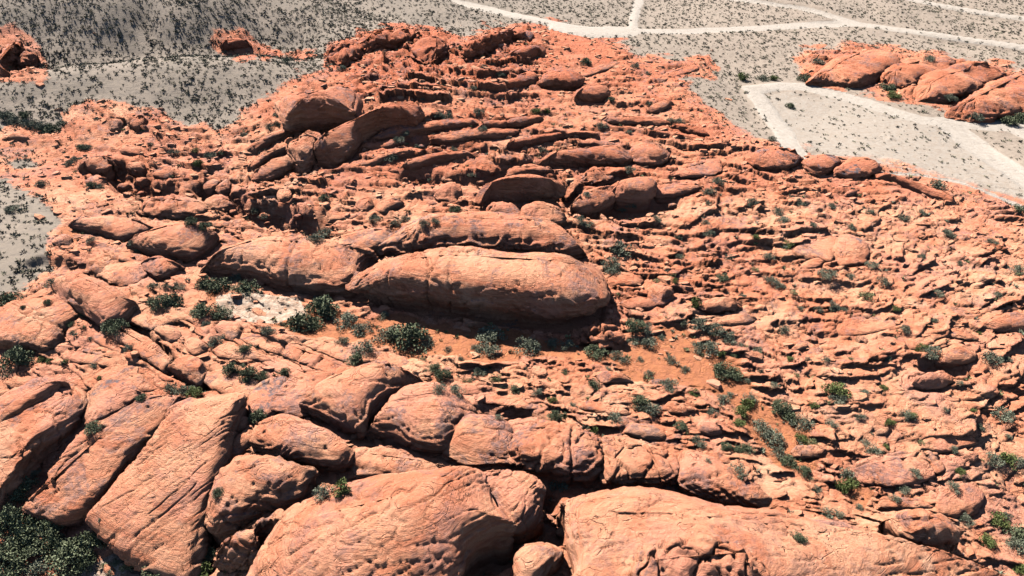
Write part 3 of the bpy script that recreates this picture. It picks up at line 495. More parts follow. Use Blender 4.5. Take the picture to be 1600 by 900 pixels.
def build_rock(spec, idx):
    pts, H = spec['pts'], spec['H']; e = spec.get('e', 2.4); e = e*(2.0 if 'slab' in spec['name'] or 'sheet' in spec['name'] else 1.35 if 'ledge' in spec['name'] else 1.15); e = max(e, 2.8); kk = spec.get('k', .55)
    per = sum(math.dist(pts[i], pts[i-1]) for i in range(len(pts)))
    M = int(np.clip(per/2.15, 22, 600))
    P = smooth_closed(pts, M)
    if np.sum(P[:, 0]*np.roll(P[:, 1], -1)-P[:, 1]*np.roll(P[:, 0], -1)) > 0: P = P[::-1]
    # upper chain of the outline is the top of the rock's back, lower chain its foot
    T = np.roll(P, -3, 0)-np.roll(P, 3, 0); ny = -T[:, 0]/(np.hypot(T[:, 0], T[:, 1])+1e-6)
    up = np.clip(-ny, -1, 1)
    c = P.mean(0); mid = np.sign(up)
    if (P[:, 1]-c[1])[up > 0].mean() > 0: up = -up
    t = sstep(-.35, .75, up)
    ker = np.ones(max(3, M//14)); ker /= ker.sum()
    t = np.convolve(np.r_[t, t, t], ker, 'same')[M:2*M]
    # keep the body at least as deep as it is high, then let its seen top meet the outline
    cols = np.linspace(P[:, 0].min(), P[:, 0].max(), 9)[2:-2]
    ext = [np.ptp(P[np.abs(P[:, 0]-q) < max(4, np.ptp(P[:, 0])/9), 1]) for q in cols]; hpx = max(6, float(np.percentile(ext, 75)))
    xc, yc, zc_ = at(c[0], c[1], 0.); _, _, dc = project(xc, yc, zc_); al_ = math.atan2(CAM_H-float(zc_), math.hypot(float(xc), float(yc)))
    deep = spec.get('deep', (1.35 if spec.get('uc', 0) >= .2 else 2.2)*(1.0 if c[1] > 345 else 1.35))
    H = min(H, (hpx*dc/F)/(deep*math.sin(al_)+math.cos(al_))*spec.get('hs', 1.0))
    ph_ = np.linspace(.02, math.pi/2, 14); r_ = np.sin(ph_)**(2/e); h_ = np.cos(ph_)**(2/e)
    goal = P[(P[:, 0] > cols[0]) & (P[:, 0] < cols[-1]), 1]; goal = goal.min(); lo_k, hi_k = 0.0, 1.1
    for _ in range(9):
        kk = (lo_k+hi_k)/2
        x, y, zb = at(P[::3, 0], P[::3, 1], t[::3]*kk*H+spec.get('dz', 0)); zb = zb+spec.get('dz', 0); cx_, cy_ = x.mean(), y.mean()
        xx = cx_+(x-cx_)[None]*r_[:, None]; yy = cy_+(y-cy_)[None]*r_[:, None]
        qx, qy, _ = project(xx, yy, zb[None]+H*h_[:, None]); m_ = (qx > cols[0]) & (qx < cols[-1])
        if qy[m_].min() < goal: lo_k = kk      # stands too tall: move its back nearer
        else: hi_k = kk
    x, y, zb = at(P[:, 0], P[:, 1], t*kk*H+spec.get('dz', 0))
    FP = np.c_[x, y]; FOOT.append(FP)
    C = FP.mean(0); D = FP-C; U, s_, Vt = np.linalg.svd(D, full_matrices=False)
    a = np.abs(D@Vt[0]).max(); b = np.abs(D@Vt[1]).max()
    half = max(0, a-b)*.82; proj = np.clip(D@Vt[0], -half, half)
    back = Vt[1]*(1 if Vt[1][1] > 0 else -1)
    SPN = C+proj[:, None]*Vt[0]+back*b*spec.get('lean', .30)
    _, _, dep = project(C[0], C[1], zb.mean()); ppm = F/dep
    R = int(np.clip((b+H)*ppm/2.1, 9, 100))
    n1 = int(np.clip(b*ppm*math.sin(al_)/2.4, 4, 60)); n2 = int(np.clip(H*ppm/2.2+3, 6, 60))
    re_ = .80; he_ = (1-re_**e)**(1/e); ang = np.linspace(math.atan2(he_, re_), 0, n2)
    re2 = 1/((np.cos(ang)**e+np.sin(ang)**e)**(1/e))
    r = np.r_[np.linspace(.02, re_, n1, endpoint=False), re2*np.cos(ang)]
    h = np.r_[(1-np.linspace(.02, re_, n1, endpoint=False)**e)**(1/e), re2*np.sin(ang)]; h[-1] = 0; R = len(r)
    uc = spec.get('uc', .10)
    r = r*(1-uc*sstep(.55, 0, h)*sstep(0, .3, r))
    r = np.r_[r, r[-1]*.98, r[-1]*.95]; h = np.r_[h, -.25, -.6]
    X = SPN[None, :, 0]+(FP[None, :, 0]-SPN[None, :, 0])*r[:, None]
    Y = SPN[None, :, 1]+(FP[None, :, 1]-SPN[None, :, 1])*r[:, None]
    tx, ty = spec.get('tilt', (0, 0))
    hb = h[:, None]
    prof = H*hb*(1+.0*X)
    # height falls a little towards the ends of long rocks, unevenly
    al = ((X-C[0])*Vt[0, 0]+(Y-C[1])*Vt[0, 1])/a
    prof = prof*np.where(hb > 0, 1-.22*al**2+.10*noise(X/6+idx, Y/6, 0), 1)
    prof = prof+(hb > 0)*np.minimum(hb*2, 1)*(tx*(X-C[0])+ty*(Y-C[1]))
    # where it stands: smooth ground plane through the footprint
    G = np.c_[np.ones(M), D]; g = np.linalg.lstsq(G, zb, rcond=None)[0]
    Z = g[0]+g[1]*(X-C[0])+g[2]*(Y-C[1])+prof-.15+spec.get('dz', 0)
    def nrm():
        ax = np.roll(X, -1, 1)-np.roll(X, 1, 1); ay = np.roll(Y, -1, 1)-np.roll(Y, 1, 1); az = np.roll(Z, -1, 1)-np.roll(Z, 1, 1)
        bx = np.gradient(X, axis=0); by = np.gradient(Y, axis=0); bz = np.gradient(Z, axis=0)
        nx, ny_, nz = ay*bz-az*by, az*bx-ax*bz, ax*by-ay*bx
        L = np.sqrt(nx**2+ny_**2+nz**2)+1e-9; sg = np.sign(nz[:R//2].mean()) or 1
        return nx/L*sg, ny_/L*sg, nz/L*sg
    NX, NY, NZ = nrm()
    sc = min(a, b); q = idx*3.7
    fade = sstep(0, .12, r)[:, None]*0+1
    lump = fbm(X/(sc*.9+.5)+q, Y/(sc*.9+.5), Z/(sc*.9+.5), 3)*spec.get('lump', .12)*min(sc, 4)
    X, Y, Z = X+NX*lump, Y+NY*lump, Z+NZ*lump*.7
    # flat weathered faces: the body is trimmed by a few planes
    rs = np.random.default_rng(100+idx); zb0 = g[0]
    for _ in range(spec.get('cuts', 5 if spec['name'] in ('boulder', 'sandstone_block', 'blocky_outcrop', 'red_cliff', 'rubble_mound') else 3)):
        th_ = rs.uniform(0, 2*math.pi); el_ = rs.uniform(.15, 1.25)
        n_ = np.array([math.cos(th_)*math.cos(el_), math.sin(th_)*math.cos(el_), math.sin(el_)])
        dd_ = (X-C[0])*n_[0]+(Y-C[1])*n_[1]+(Z-zb0)*n_[2]; mxd = dd_[:R].max(); lim = mxd*rs.uniform(.80, .95)
        w_ = .12*min(sc, 3); ov = dd_-lim; ov = .5*(ov+np.sqrt(ov*ov+w_*w_))-.5*w_*.4; ov = np.clip(ov, 0, None)*.85
        X, Y, Z = X-n_[0]*ov, Y-n_[1]*ov, Z-n_[2]*ov
    NX, NY, NZ = nrm(); steep = sstep(.97, .55, NZ)
    rough = spec.get('rough', 1.0); fin = min(1.0, 22/ppm*.5+.5)
    d = rough*(.11*fbm(X/1.3+q, Y/1.3, Z/1.3, 3, .6)+.05*noise(X*2.6, Y*2.6, Z*2.6))
    th, ph = spec.get('dip', (.25+.25*math.sin(idx*2.3), 1.3+idx*1.7))
    cl_ = spec.get('lumpy', .45 if spec['name'] in ('sandstone_dome', 'sandstone_slab', 'sandstone_ridge', 'sandstone_sheet') else 1.0)
    d = d*cl_+cl_*rough*(.26*np.abs(noise(X/2.1+q, Y/2.1, Z/1.5))+.13*np.abs(noise(X/.85+q, Y/.85, Z/.6))-.12)*min(1, sc/2)
    # broken grooves where the cross beds come out at the surface
    pm = P.mean(0); ga = spec.get('ga', 52 if pm[1] > 560 and pm[0] < 450 else 36 if pm[1] > 700 and pm[0] < 860 else -28 if pm[0] < 450 and pm[1] > 430 else 24 if pm[0] > 1350 else 8)
    ga = math.radians(ga+8*math.sin(idx)); gl = -math.sin(ga)*X+math.cos(ga)*Y+.55*Z
    for lam_, dep_, wd_, off_ in ((.85, .20, .085, 0.), (.42, .11, .11, 9.)):
        s2_ = gl/lam_+.8*noise(X/3.2+off_, Y/3.2, Z/3.2)+.18*noise(X/.8, Y/.8, off_)
        f_ = s2_-np.floor(s2_); am_ = _T[np.floor(s2_).astype(np.int64) & 63, 11, int(off_)]
        al2 = (math.cos(ga)*X+math.sin(ga)*Y)/2.2
        on = sstep(.16, .34, noise(al2+am_*9, s2_*.35, q+off_)+.25*noise(X/5, Y/5, q)-.02)
        d = d-.75*dep_*np.exp(-((f_-.5)/wd_)**2)*on*min(1, sc/2)*spec.get('groove', 1)
        d = d+dep_*.45*(np.where(f_ < .5, f_+.5, f_-.5)-.5)*on*min(1, sc/2)
    msk = sstep(-.25, .35, noise(X/3.5+q, Y/3.5, Z/3.5))
    d = d+rough*.20*ledge(X, Y, Z, th, ph, spec.get('lam', .42))*(.12+.88*steep)*(.35+.65*msk)*min(1, sc/2)
    d = d+rough*.30*ledge(X, Y, Z, th*.6, ph, 1.5)*(.0+1.0*steep)*min(1, sc/3)
    # weathering cracks
    ca, sa = math.cos(spec.get('ca', idx*1.1)), math.sin(spec.get('ca', idx*1.1))
    u_ = (X*ca+Y*sa)/2.6; v_ = (-X*sa+Y*ca)/1.7+Z/2.2
    _, _, f1, f2, _r = worley(u_+.25*noise(X/.8, Y/.8, Z/.8), v_+.25*noise(Y/.8, Z/.8, X/.8), idx)
    cm = sstep(.0, .4, noise(X/4+q+5, Y/4, Z/4)+spec.get('crack', 0))
    d = d-rough*.22*np.exp(-((f2-f1)/.07)**2)*cm*min(1, sc/2)
    # solution pits
    _, _, f1, f2, rr = worley(X/.9+q, Y/.9, idx+7)
    d = d-.16*sstep(.22, .1, f1)*(rr[0] > .86)*min(1, sc/2)*rough
    for (x0, y0, x1, y1) in spec.get('joints', []):
        ax_, ay_, _z = at(x0, y0, kk*H); bx_, by_, _z = at(x1, y1, .0)
        ex, ey = bx_-ax_, by_-ay_; L = math.hypot(ex, ey)
        tt = ((X-ax_)*ex+(Y-ay_)*ey)/L/L
        dd = ((X-ax_)*ey-(Y-ay_)*ex)/L+.18*noise(X/1.1, Y/1.1, Z/1.1)
        d = d-.30*np.exp(-(dd/.12)**2)*sstep(-.25, 0, tt)*sstep(1.6, 1.2, tt)
    d = d*np.where(hb < 0, 0, 1)
    X, Y, Z = X+NX*d, Y+NY*d, Z+NZ*d
    # close the top along the spine
    nr = len(r)
    top = np.c_[SPN, Z[0]]
    V = np.c_[X.ravel(), Y.ravel(), Z.ravel()]
    i, j = np.meshgrid(np.arange(nr-1), np.arange(M), indexing='ij')
    Q = np.stack([i*M+j, i*M+(j+1) % M, (i+1)*M+(j+1) % M, (i+1)*M+j], -1).reshape(-1, 4)
    zc = Z[0].mean() if half == 0 else None
    # cap rows: mirror partners across the spine
    tp = Z[0]; capq = []
    Zs = np.interp(proj, np.sort(proj), tp[np.argsort(proj)])
    V = np.vstack([V, np.c_[SPN, Zs*0+Z[0]*.5+Zs*.5]])
    o0 = nr*M; jj = np.arange(M)
    capq = np.stack([o0+jj, o0+(jj+1) % M, (jj+1) % M, jj], -1)
    Q = np.vstack([capq, Q])
    # bottom cap
    V = np.vstack([V, [[C[0], C[1], Z[-1].mean()-.5]]]); cb = len(V)-1
    bot = np.stack([(nr-1)*M+jj, (nr-1)*M+(jj+1) % M, np.full(M, cb), np.full(M, cb)], -1)
    px, py, _ = project(V[:, 0], V[:, 1], V[:, 2]); st = style(px, py)
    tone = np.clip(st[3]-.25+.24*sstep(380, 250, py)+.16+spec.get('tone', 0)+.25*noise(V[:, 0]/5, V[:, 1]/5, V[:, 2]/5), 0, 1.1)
    varn = np.full(len(V), spec.get('varn', .8))
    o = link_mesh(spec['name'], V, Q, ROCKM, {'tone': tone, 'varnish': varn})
    bm_fix(o)
    tag(o, spec['label'], spec.get('cat', 'rock'), spec.get('group'), 'thing'); return o
def bm_fix(o):
    import bmesh
    bm = bmesh.new(); bm.from_mesh(o.data)
    be = [e for e in bm.edges if e.is_boundary]
    bmesh.ops.remove_doubles(bm, verts=list({v for e in be for v in e.verts}), dist=.004)
    bmesh.ops.dissolve_degenerate(bm, edges=[e for e in bm.edges if e.calc_length() < 1e-4], dist=1e-4)
    bmesh.ops.holes_fill(bm, edges=[e for e in bm.edges if e.is_boundary], sides=0)
    for v in [v for v in bm.verts if not v.link_faces]: bm.verts.remove(v)
    seen = set(); isl = []
    for v in bm.verts:
        if v in seen: continue
        st = [v]; seen.add(v); cur = []
        while st:
            w = st.pop(); cur.append(w)
            for e_ in w.link_edges:
                q_ = e_.other_vert(w)
                if q_ not in seen: seen.add(q_); st.append(q_)
        isl.append(cur)
    isl.sort(key=len)
    for cur in isl[:-1]: bmesh.ops.delete(bm, geom=cur, context='VERTS')
    bmesh.ops.recalc_face_normals(bm, faces=bm.faces)
    bm.to_mesh(o.data); bm.free()
for i, s_ in enumerate(ROCKS):
    build_rock(s_, i)

# ---------------------------------------------------------------- the ground: one sheet, split by what it is made of
pxs = np.r_[-6000, -3500, -2000, -1200, -800, -500, -330, -260, -220, np.arange(-190, 1790, STEP), 1800, 1830, 1880, 1950, 2200, 2800, 4500, 7500]
pys = np.r_[np.arange(1010, -16, -STEP), -20, -28, -40, -60, -90, -120, -150, -180, -205, -222, -232, -238]
pys = np.r_[3000, 1700, 1300, 1150, 1080, 1040, pys]
GX, GY = np.meshgrid(pxs, pys); X0, Y0 = on_plane(GX, GY, 0.0)
k = 4
ii = np.unique(np.r_[np.arange(0, len(pys), k), len(pys)-1]); jj = np.unique(np.r_[np.arange(0, len(pxs), k), len(pxs)-1])
def upsample(A):
    B_ = np.empty((len(ii), len(pxs)))
    for n in range(len(ii)): B_[n] = np.interp(np.arange(len(pxs)), jj, A[n])
    lo = np.searchsorted(ii, np.arange(len(pys)), side='right')-1; lo = np.clip(lo, 0, len(ii)-2)
    t = ((np.arange(len(pys))-ii[lo])/(ii[lo+1]-ii[lo]))[:, None]
    return B_[lo]*(1-t)+B_[lo+1]*t
cx, cy = X0[np.ix_(ii, jj)], Y0[np.ix_(ii, jj)]
mz = macro_exact(cx, cy)
MZ = upsample(mz)
cpx, cpy, _ = project(cx, cy, mz)
PXc = cpx; PYc = cpy
R_ = lambda polys, w: upsample(np.max([np.clip(poly_sd(PXc, PYc, P)/w, -1, 1) for P in polys], 0))
RPX, RPY, DEP = project(X0, Y0, MZ)
wob = 1.0*fbm(X0/3.0, Y0/3.0, 3.3, 4, .6)
rock = sstep(-.75, .75, R_(ROCK_ZONES, 13.0)+1.0*wob+.5*fbm(X0/9, Y0/9, 31., 3))
sand = sstep(-.3, .8, R_(SAND, 20.0)+1.2*wob+.5*fbm(X0/6, Y0/4, 41., 3)+.12)
pale = sstep(-.5, .6, R_(PALE, 6.0)+.8*wob)
road = np.zeros_like(X0)
for P, w in ROADS:
    Pw = np.array([at(*p)[:2] for p in P]).reshape(-1, 2)
    wm = w
    # half-width in metres from its width across the picture
    dd = line_d(X0, Y0, [tuple(q) for q in Pw])
    hw = {3.6: 1.9, 3.0: 1.8, 4.5: .9, 3.2: 2.0, 5.5: 1.8, 9: 2.2, 6: 1.6, 5: .9, 8: 4.5, 14: 3, 4: .6}[w]
    road = np.maximum(road, sstep(hw+1.3, hw-.9, dd+.6*wob)*(.62 if w in (5, 4) else .85 if w in (5.5, 6) else 1))
road = np.maximum(road, .50*sstep(-.2, .8, R_([[(1172,132),(1300,142),(1450,185),(1530,215),(1620,285),(1620,330),(1500,292),(1400,275),(1255,242),(1225,205)]], 16.)+.5*wob))
rock = rock*(1-sstep(.5, .8, road))
rockc = np.maximum(rock, .95*sstep(-.95, .25, R_(ROCK_ZONES, 30.)+.55*wob+.3*fbm(X0/5, Y0/5, 51., 3)))*(1-sstep(.5, .8, road))
foot = np.zeros_like(X0)
fc = np.zeros_like(cx)
for FP in FOOT:
    lo = FP.min(0)-1; hi = FP.max(0)+1
    m = (cx > lo[0]) & (cx < hi[0]) & (cy > lo[1]) & (cy < hi[1])
    if m.any():
        v = sstep(-.1, .9, poly_sd(cx[m], cy[m], FP[::max(1, len(FP)//40)])); fc[m] = np.maximum(fc[m], v)
foot = upsample(fc)
L1, L2, L3, RED = [upsample(v) for v in style(PXc, PYc)]
Zt = MZ.copy()
dfade = sstep(400, 220, DEP)
# bed directions: weights of three strikes
def gw(x0, y0, sx, sy): return np.exp(-((RPX-x0)/sx)**2-((RPY-y0)/sy)**2)
wL = np.clip(gw(150, 560, 330, 170)+gw(420, 560, 200, 90), 0, 1)         # falling to the right
wR = np.clip(gw(1560, 420, 190, 170)+gw(1560, 640, 160, 200)+gw(1000, 130, 150, 60)+gw(470, 190, 120, 80), 0, 1)
wC = np.clip(1-wL-wR, 0, 1); ws = wL+wR+wC
amp = rock*(1-.9*foot)*(1-.93*sand)*dfade
live = amp > .01
def beds(u, v, lam, length, off, joint=.10):
    """jointed sandstone beds: each rises gently towards its broken edge and drops off there in a sharp ledge"""
    sv = v/lam+1.1*noise(u/(length*1.1), v/(lam*2.6), off)+.30*noise(u/(length*.33), v/(lam*.9), off+3.)+.07*noise(u/(length*.10), v/(lam*.5), off+5.)
    ib = np.floor(sv); f = sv-ib; ibi = ib.astype(np.int64)
    su = u/length+_T[ibi & 63, off & 63, 3]*7+.18*noise(v/lam*.7, u/length*1.3, off+8.)
    iu = np.floor(su); g = su-iu; iui = iu.astype(np.int64)
    a = _T[ibi & 63, iui & 63, off & 63]; b = _T[ibi & 63, iui & 63, (off+9) & 63]
    fadeu = .55+.45*noise(u/length*2.3, v/lam*.5, off+12.)*2
    A = np.clip(a*1.5-.3, 0, 1)*np.clip(fadeu, .15, 1)
    edge = sstep(0, .05, f)*.7+.3*np.sqrt(np.clip(f/.3, 0, 1))
    body = A*edge*(1-f)**(.7+b)
    jw = joint/length
    jt = sstep(0, jw, g)*sstep(0, jw, 1-g)
    return body*(.6+.4*jt)*1.25
x = X0[live]; y = Y0[live]; acc = np.zeros(x.shape); ox = np.zeros(x.shape); oy = np.zeros(x.shape)
for w, ang in ((wL, math.radians(-31)), (wR, math.radians(27)), (wC, math.radians(-3))):
    wv = (w/ws)[live]; s = wv > .02
    xs, ys = x[s], y[s]; bend = 1.6*noise(xs/22, ys/22, ang)
    c_, s__ = math.cos(ang), math.sin(ang); u = xs*c_+ys*s__; v = -xs*s__+ys*c_+bend
    a1 = beds(u, v, 3.5, 10, 11)*1.15*L1[live][s]+beds(u, v, 1.5, 4.2, 23)*.66*L2[live][s]+beds(u, v, .7, 1.7, 37)*.32*(L2+.6*L3)[live][s]
    sh = 1.0*a1*wv[s]; ox[s] += s__*sh; oy[s] -= c_*sh
    acc[s] += a1*wv[s]
acc += L3[live]*(.30*beds(x+.4*y, y-.3*x, 1.5, 2.6, 51)+.18*beds(x-.5*y, y+.4*x, .8, 1.4, 63)+.22*np.abs(noise(x/1.3, y/1.3, 3.)))
_a, _b, f1, f2, _c = worley(x/2.4+.3*noise(x/1.1, y/1.1, 5.), y/1.2+.3*noise(x/.9, y/.9, 7.), 77); acc -= .16*np.exp(-((f2-f1)/.07)**2)*sstep(-.1, .3, noise(x/6, y/6, 15.))
acc += .4*fbm(x/7, y/7, 2., 3)+.15*fbm(x/.8, y/.6, 4., 3, .65)
Zt[live] += amp[live]*acc
Zt += rock*(-.35)*foot
# gullies of the desert hills, hummocks and sand ripples
des = (1-rock)*(1-road)
Zt += des*dfade*(1.8*fbm(X0/22, Y0/30, 1., 3)+.10*fbm(X0/1.3, Y0/1.3, 6., 3))*(1-.95*sand)*sstep(60, 120, DEP)
Zt += des*dfade*sstep(0, 1, gw(560, 25, 120, 55)+gw(330, 30, 300, 50))*3.6*(np.abs(noise((X0+.55*Y0)/11, (Y0-.3*X0)/60, 8.))-.4)
Zt += sand*(.12*fbm(X0/2.5, Y0/2.5, 7., 3)-.1)
Zt += .03*fbm(X0/.8, Y0/.8, 3., 2)
for pts_, dep_, wd_ in (([(180,262),(212,290),(250,302)], 2.4, 2.6), ([(318,296),(360,322),(425,340),(500,352)], 2.2, 2.2), ([(755,640),(800,650),(865,662)], 1.1, 1.2), ([(470,738),(560,762),(700,748),(860,757),(1000,765),(1195,797)], .8, 1.3),
    ([(322,885),(345,780),(360,705),(374,650)], 1.6, .8), ([(850,772),(866,800),(862,825),(830,845),(770,865),(735,900)], 1.8, 1.2), ([(205,508),(240,545),(262,565),(330,600)], 1.4, 1.0), ([(1455,575),(1500,580)], 1.0, 1.2), ([(880,300),(910,330),(980,330),(1040,318)], 1.6, 2.2), ([(60,410),(130,420),(165,440)], .8, 1.5), ([(600,215),(700,228),(820,238)], 1.0, 1.4), ([(640,275),(740,285),(850,262)], 1.2, 1.6)):
    Pw = np.array([at(*p)[:2] for p in pts_]).reshape(-1, 2); dd = upsample(line_d(cx, cy, [tuple(q) for q in Pw]))
    Zt -= dep_*sstep(wd_*1.15, wd_*.35, dd+.5*wd_*wob*.8)*(1-.6*foot)
far = sstep(260, 600, DEP); Zt = Zt*(1-far)+far*(8+14*fbm(X0/160, Y0/160, 0., 3))
def ground_z(x, y):
    px = 800+F*x/(y*CP+CAM_H*SP); d = y*CP+CAM_H*SP; py = 450-F*(y*SP-CAM_H*CP)/d
    fi = np.interp(-np.asarray(py), -pys, np.arange(len(pys))); fj = np.interp(px, pxs, np.arange(len(pxs)))
    i0 = np.clip(fi.astype(int), 0, len(pys)-2); j0 = np.clip(fj.astype(int), 0, len(pxs)-2); a = fi-i0; b = fj-j0
    return (Zt[i0, j0]*(1-a)*(1-b)+Zt[i0+1, j0]*a*(1-b)+Zt[i0, j0+1]*(1-a)*b+Zt[i0+1, j0+1]*a*b)
warm = np.clip(sstep(900, 1150, RPX)*.8+sstep(780, 900, RPX)*sstep(200, 20, RPY)*.35, 0, 1)*sstep(420, 300, RPY)
tone = np.clip(RED-.25+.24*sstep(380, 250, RPY)+.15+.3*noise(X0/6, Y0/6, 2.), 0, 1.1)
varn = np.clip(.5+.6*noise(X0/9, Y0/9, 5.), 0, .8)
nrw, ncl = X0.shape
idx = np.arange(nrw*ncl).reshape(nrw, ncl)
Qa = np.stack([idx[:-1, :-1], idx[:-1, 1:], idx[1:, 1:], idx[1:, :-1]], -1).reshape(-1, 4)
def cellavg(A): return ((A[:-1, :-1]+A[1:, 1:])/2).ravel()
cls = np.full(len(Qa), 3)
cls[cellavg(rock) > .5] = 0; cls[cellavg(sand) > .5] = 1
cls[cellavg(road) > .5] = 2
XD = X0.copy(); YD = Y0.copy(); XD[live] += amp[live]*ox; YD[live] += amp[live]*oy
VA = np.c_[XD.ravel(), YD.ravel(), Zt.ravel()]
at_all = dict(rock=rockc, sand=sand, pale=pale, road=road, tone=tone, varnish=varn, warm=warm)
for c, nm in ((0, 'bedrock_terrain'), (1, 'sand_wash'), (2, 'dirt_road'), (3, 'desert_ground')):
    q = Qa[cls == c]; us, inv = np.unique(q, return_inverse=True)
    o = link_mesh(nm, VA[us], inv.reshape(-1, 4), GROUNDM, {k_: v_.ravel()[us] for k_, v_ in at_all.items()})
    tag(o, kind='structure')
# ---------------------------------------------------------------- small blocks scattered over the rocky slopes
def inside(px, py, P): return poly_sd(np.array([px], float), np.array([py], float), P)[0]
CENT = [(s_['short'], np.array(s_['pts']).mean(0)) for s_ in ROCKS]
def free_spot(px, py, w):
    for s_ in ROCKS:
        c = np.mean(s_['pts'], 0)
        if abs(px-c[0]) < 400 and inside(px, py, s_['pts']) > -w*.35: return False
    return True
LAB = {}
def where(px, py, skip=0):
    best = sorted(CENT, key=lambda c: math.hypot(c[1][0]-px, (c[1][1]-py)*1.3))[skip]
    dx, dy = px-best[1][0], py-best[1][1]
    d = math.hypot(dx, dy); far_ = 'just ' if d < 45 else ''
    rel = ('right of' if dx > 0 else 'left of') if abs(dx) > abs(dy)*1.4 else ('below' if dy > 0 else 'above')
    return far_+rel, best[0]
def pend(o, head, px, py, plural):
    rel, b = where(px, py)
    LAB.setdefault((head, rel, b, plural), []).append((px, py, o))
ORD = ['first', 'second', 'third', 'fourth', 'fifth', 'sixth', 'seventh', 'eighth', 'ninth', 'tenth']
def write_labels():
    for (head, rel, b, plural), L in LAB.items():
        L.sort(key=lambda t: t[0])
        for n, (px, py, o) in enumerate(L):
            if len(L) == 1: t = f"{head} {rel} {b}"
            else:
                tall = max(abs(L[0][1]-L[-1][1]), 1) > 0
                pos = 'leftmost' if n == 0 else 'rightmost' if n == len(L)-1 else ORD[n]+' from left'
                t = f"{pos} {plural} {rel} {b}"
            o['label'] = ' '.join(t.split()[:16])
BLOCKS = []
r3 = random.Random(11)
BZ = [((1180, 290, 1590, 520), 60, .15), ((1180, 520, 1590, 780), 46, .2), ((960, 280, 1180, 420), 22, 0), ((640, 190, 1100, 320), 40, -.05), ((640, 100, 1050, 190), 30, -.1),
      ((180, 200, 420, 350), 36, .1), ((820, 560, 1120, 700), 26, .15), ((0, 500, 320, 620), 14, -.35), ((60, 380, 260, 430), 12, 0), ((420, 250, 760, 350), 24, -.1)]
DESC = ['flat tan', 'angular tan', 'reddish', 'cracked', 'low rounded', 'pale']
BZ += [((420, 560, 700, 660), 8, .1)]
for (x0, y0, x1, y1), n, sl in BZ:
    k_ = 0; tries = 0
    while k_ < n and tries < 800:
        tries += 1
        px, py = r3.uniform(x0, x1), r3.uniform(y0, y1); w = r3.choice((9, 11, 13, 16, 20, 26))*(.75+py/1500)
        if inside(px, py, ROCK_ZONES[0]) < 14 or max(inside(px, py, P) for P in SAND) > -4 or not free_spot(px, py, w): continue
        if any(abs(px-b[0]) < (w+b[2])*.5 and abs(py-b[1]) < 9 for b in BLOCKS): continue
        h = w*r3.uniform(.28, .5); nn = r3.choice((5, 6, 7)); a0 = r3.random()*6
        pts = []
        for q in range(nn):
            a = a0+q*2*math.pi/nn+r3.uniform(-.3, .3); rr_ = r3.uniform(.75, 1.1)
            ex, ey = math.cos(a)*w*.55*rr_, math.sin(a)*h*.62*rr_
            pts.append((px+ex, py+ey-ex*sl))
        d_ = r3.randrange(6)
        spec = dict(name='sandstone_block', label='x', cat='rock', group='loose sandstone blocks on the rocky slopes', pts=pts, H=1.6, e=[3.4, 2.8, 2.6, 3, 2.2, 2.8][d_], rough=[.5, .9, .9, 1.2, .6, .6][d_],
                    tone=[0, 0, .3, .1, 0, -.2][d_], uc=.12, varn=r3.choice((.2, .6, 1.2)), crack=.3 if d_ == 3 else 0, deep=1.5)
        nf = len(FOOT); o = build_rock(spec, 200+len(BLOCKS)); del FOOT[nf:]
        pend(o, DESC[d_]+' stone block', px, py, DESC[d_]+' block'); BLOCKS.append((px, py, w)); k_ += 1
bpy.context.view_layer.update()
dg = bpy.context.evaluated_depsgraph_get()
CAMP = Vector((0, 0, CAM_H))
def hit(px, py):
    dx, dy, dz = ray(px, py); ok, loc, nrm_, i_, ob, _m = S.ray_cast(dg, CAMP, Vector((float(dx), float(dy), float(dz))).normalized(), distance=2000)
    return (loc, nrm_, ob) if ok else (None, None, None)

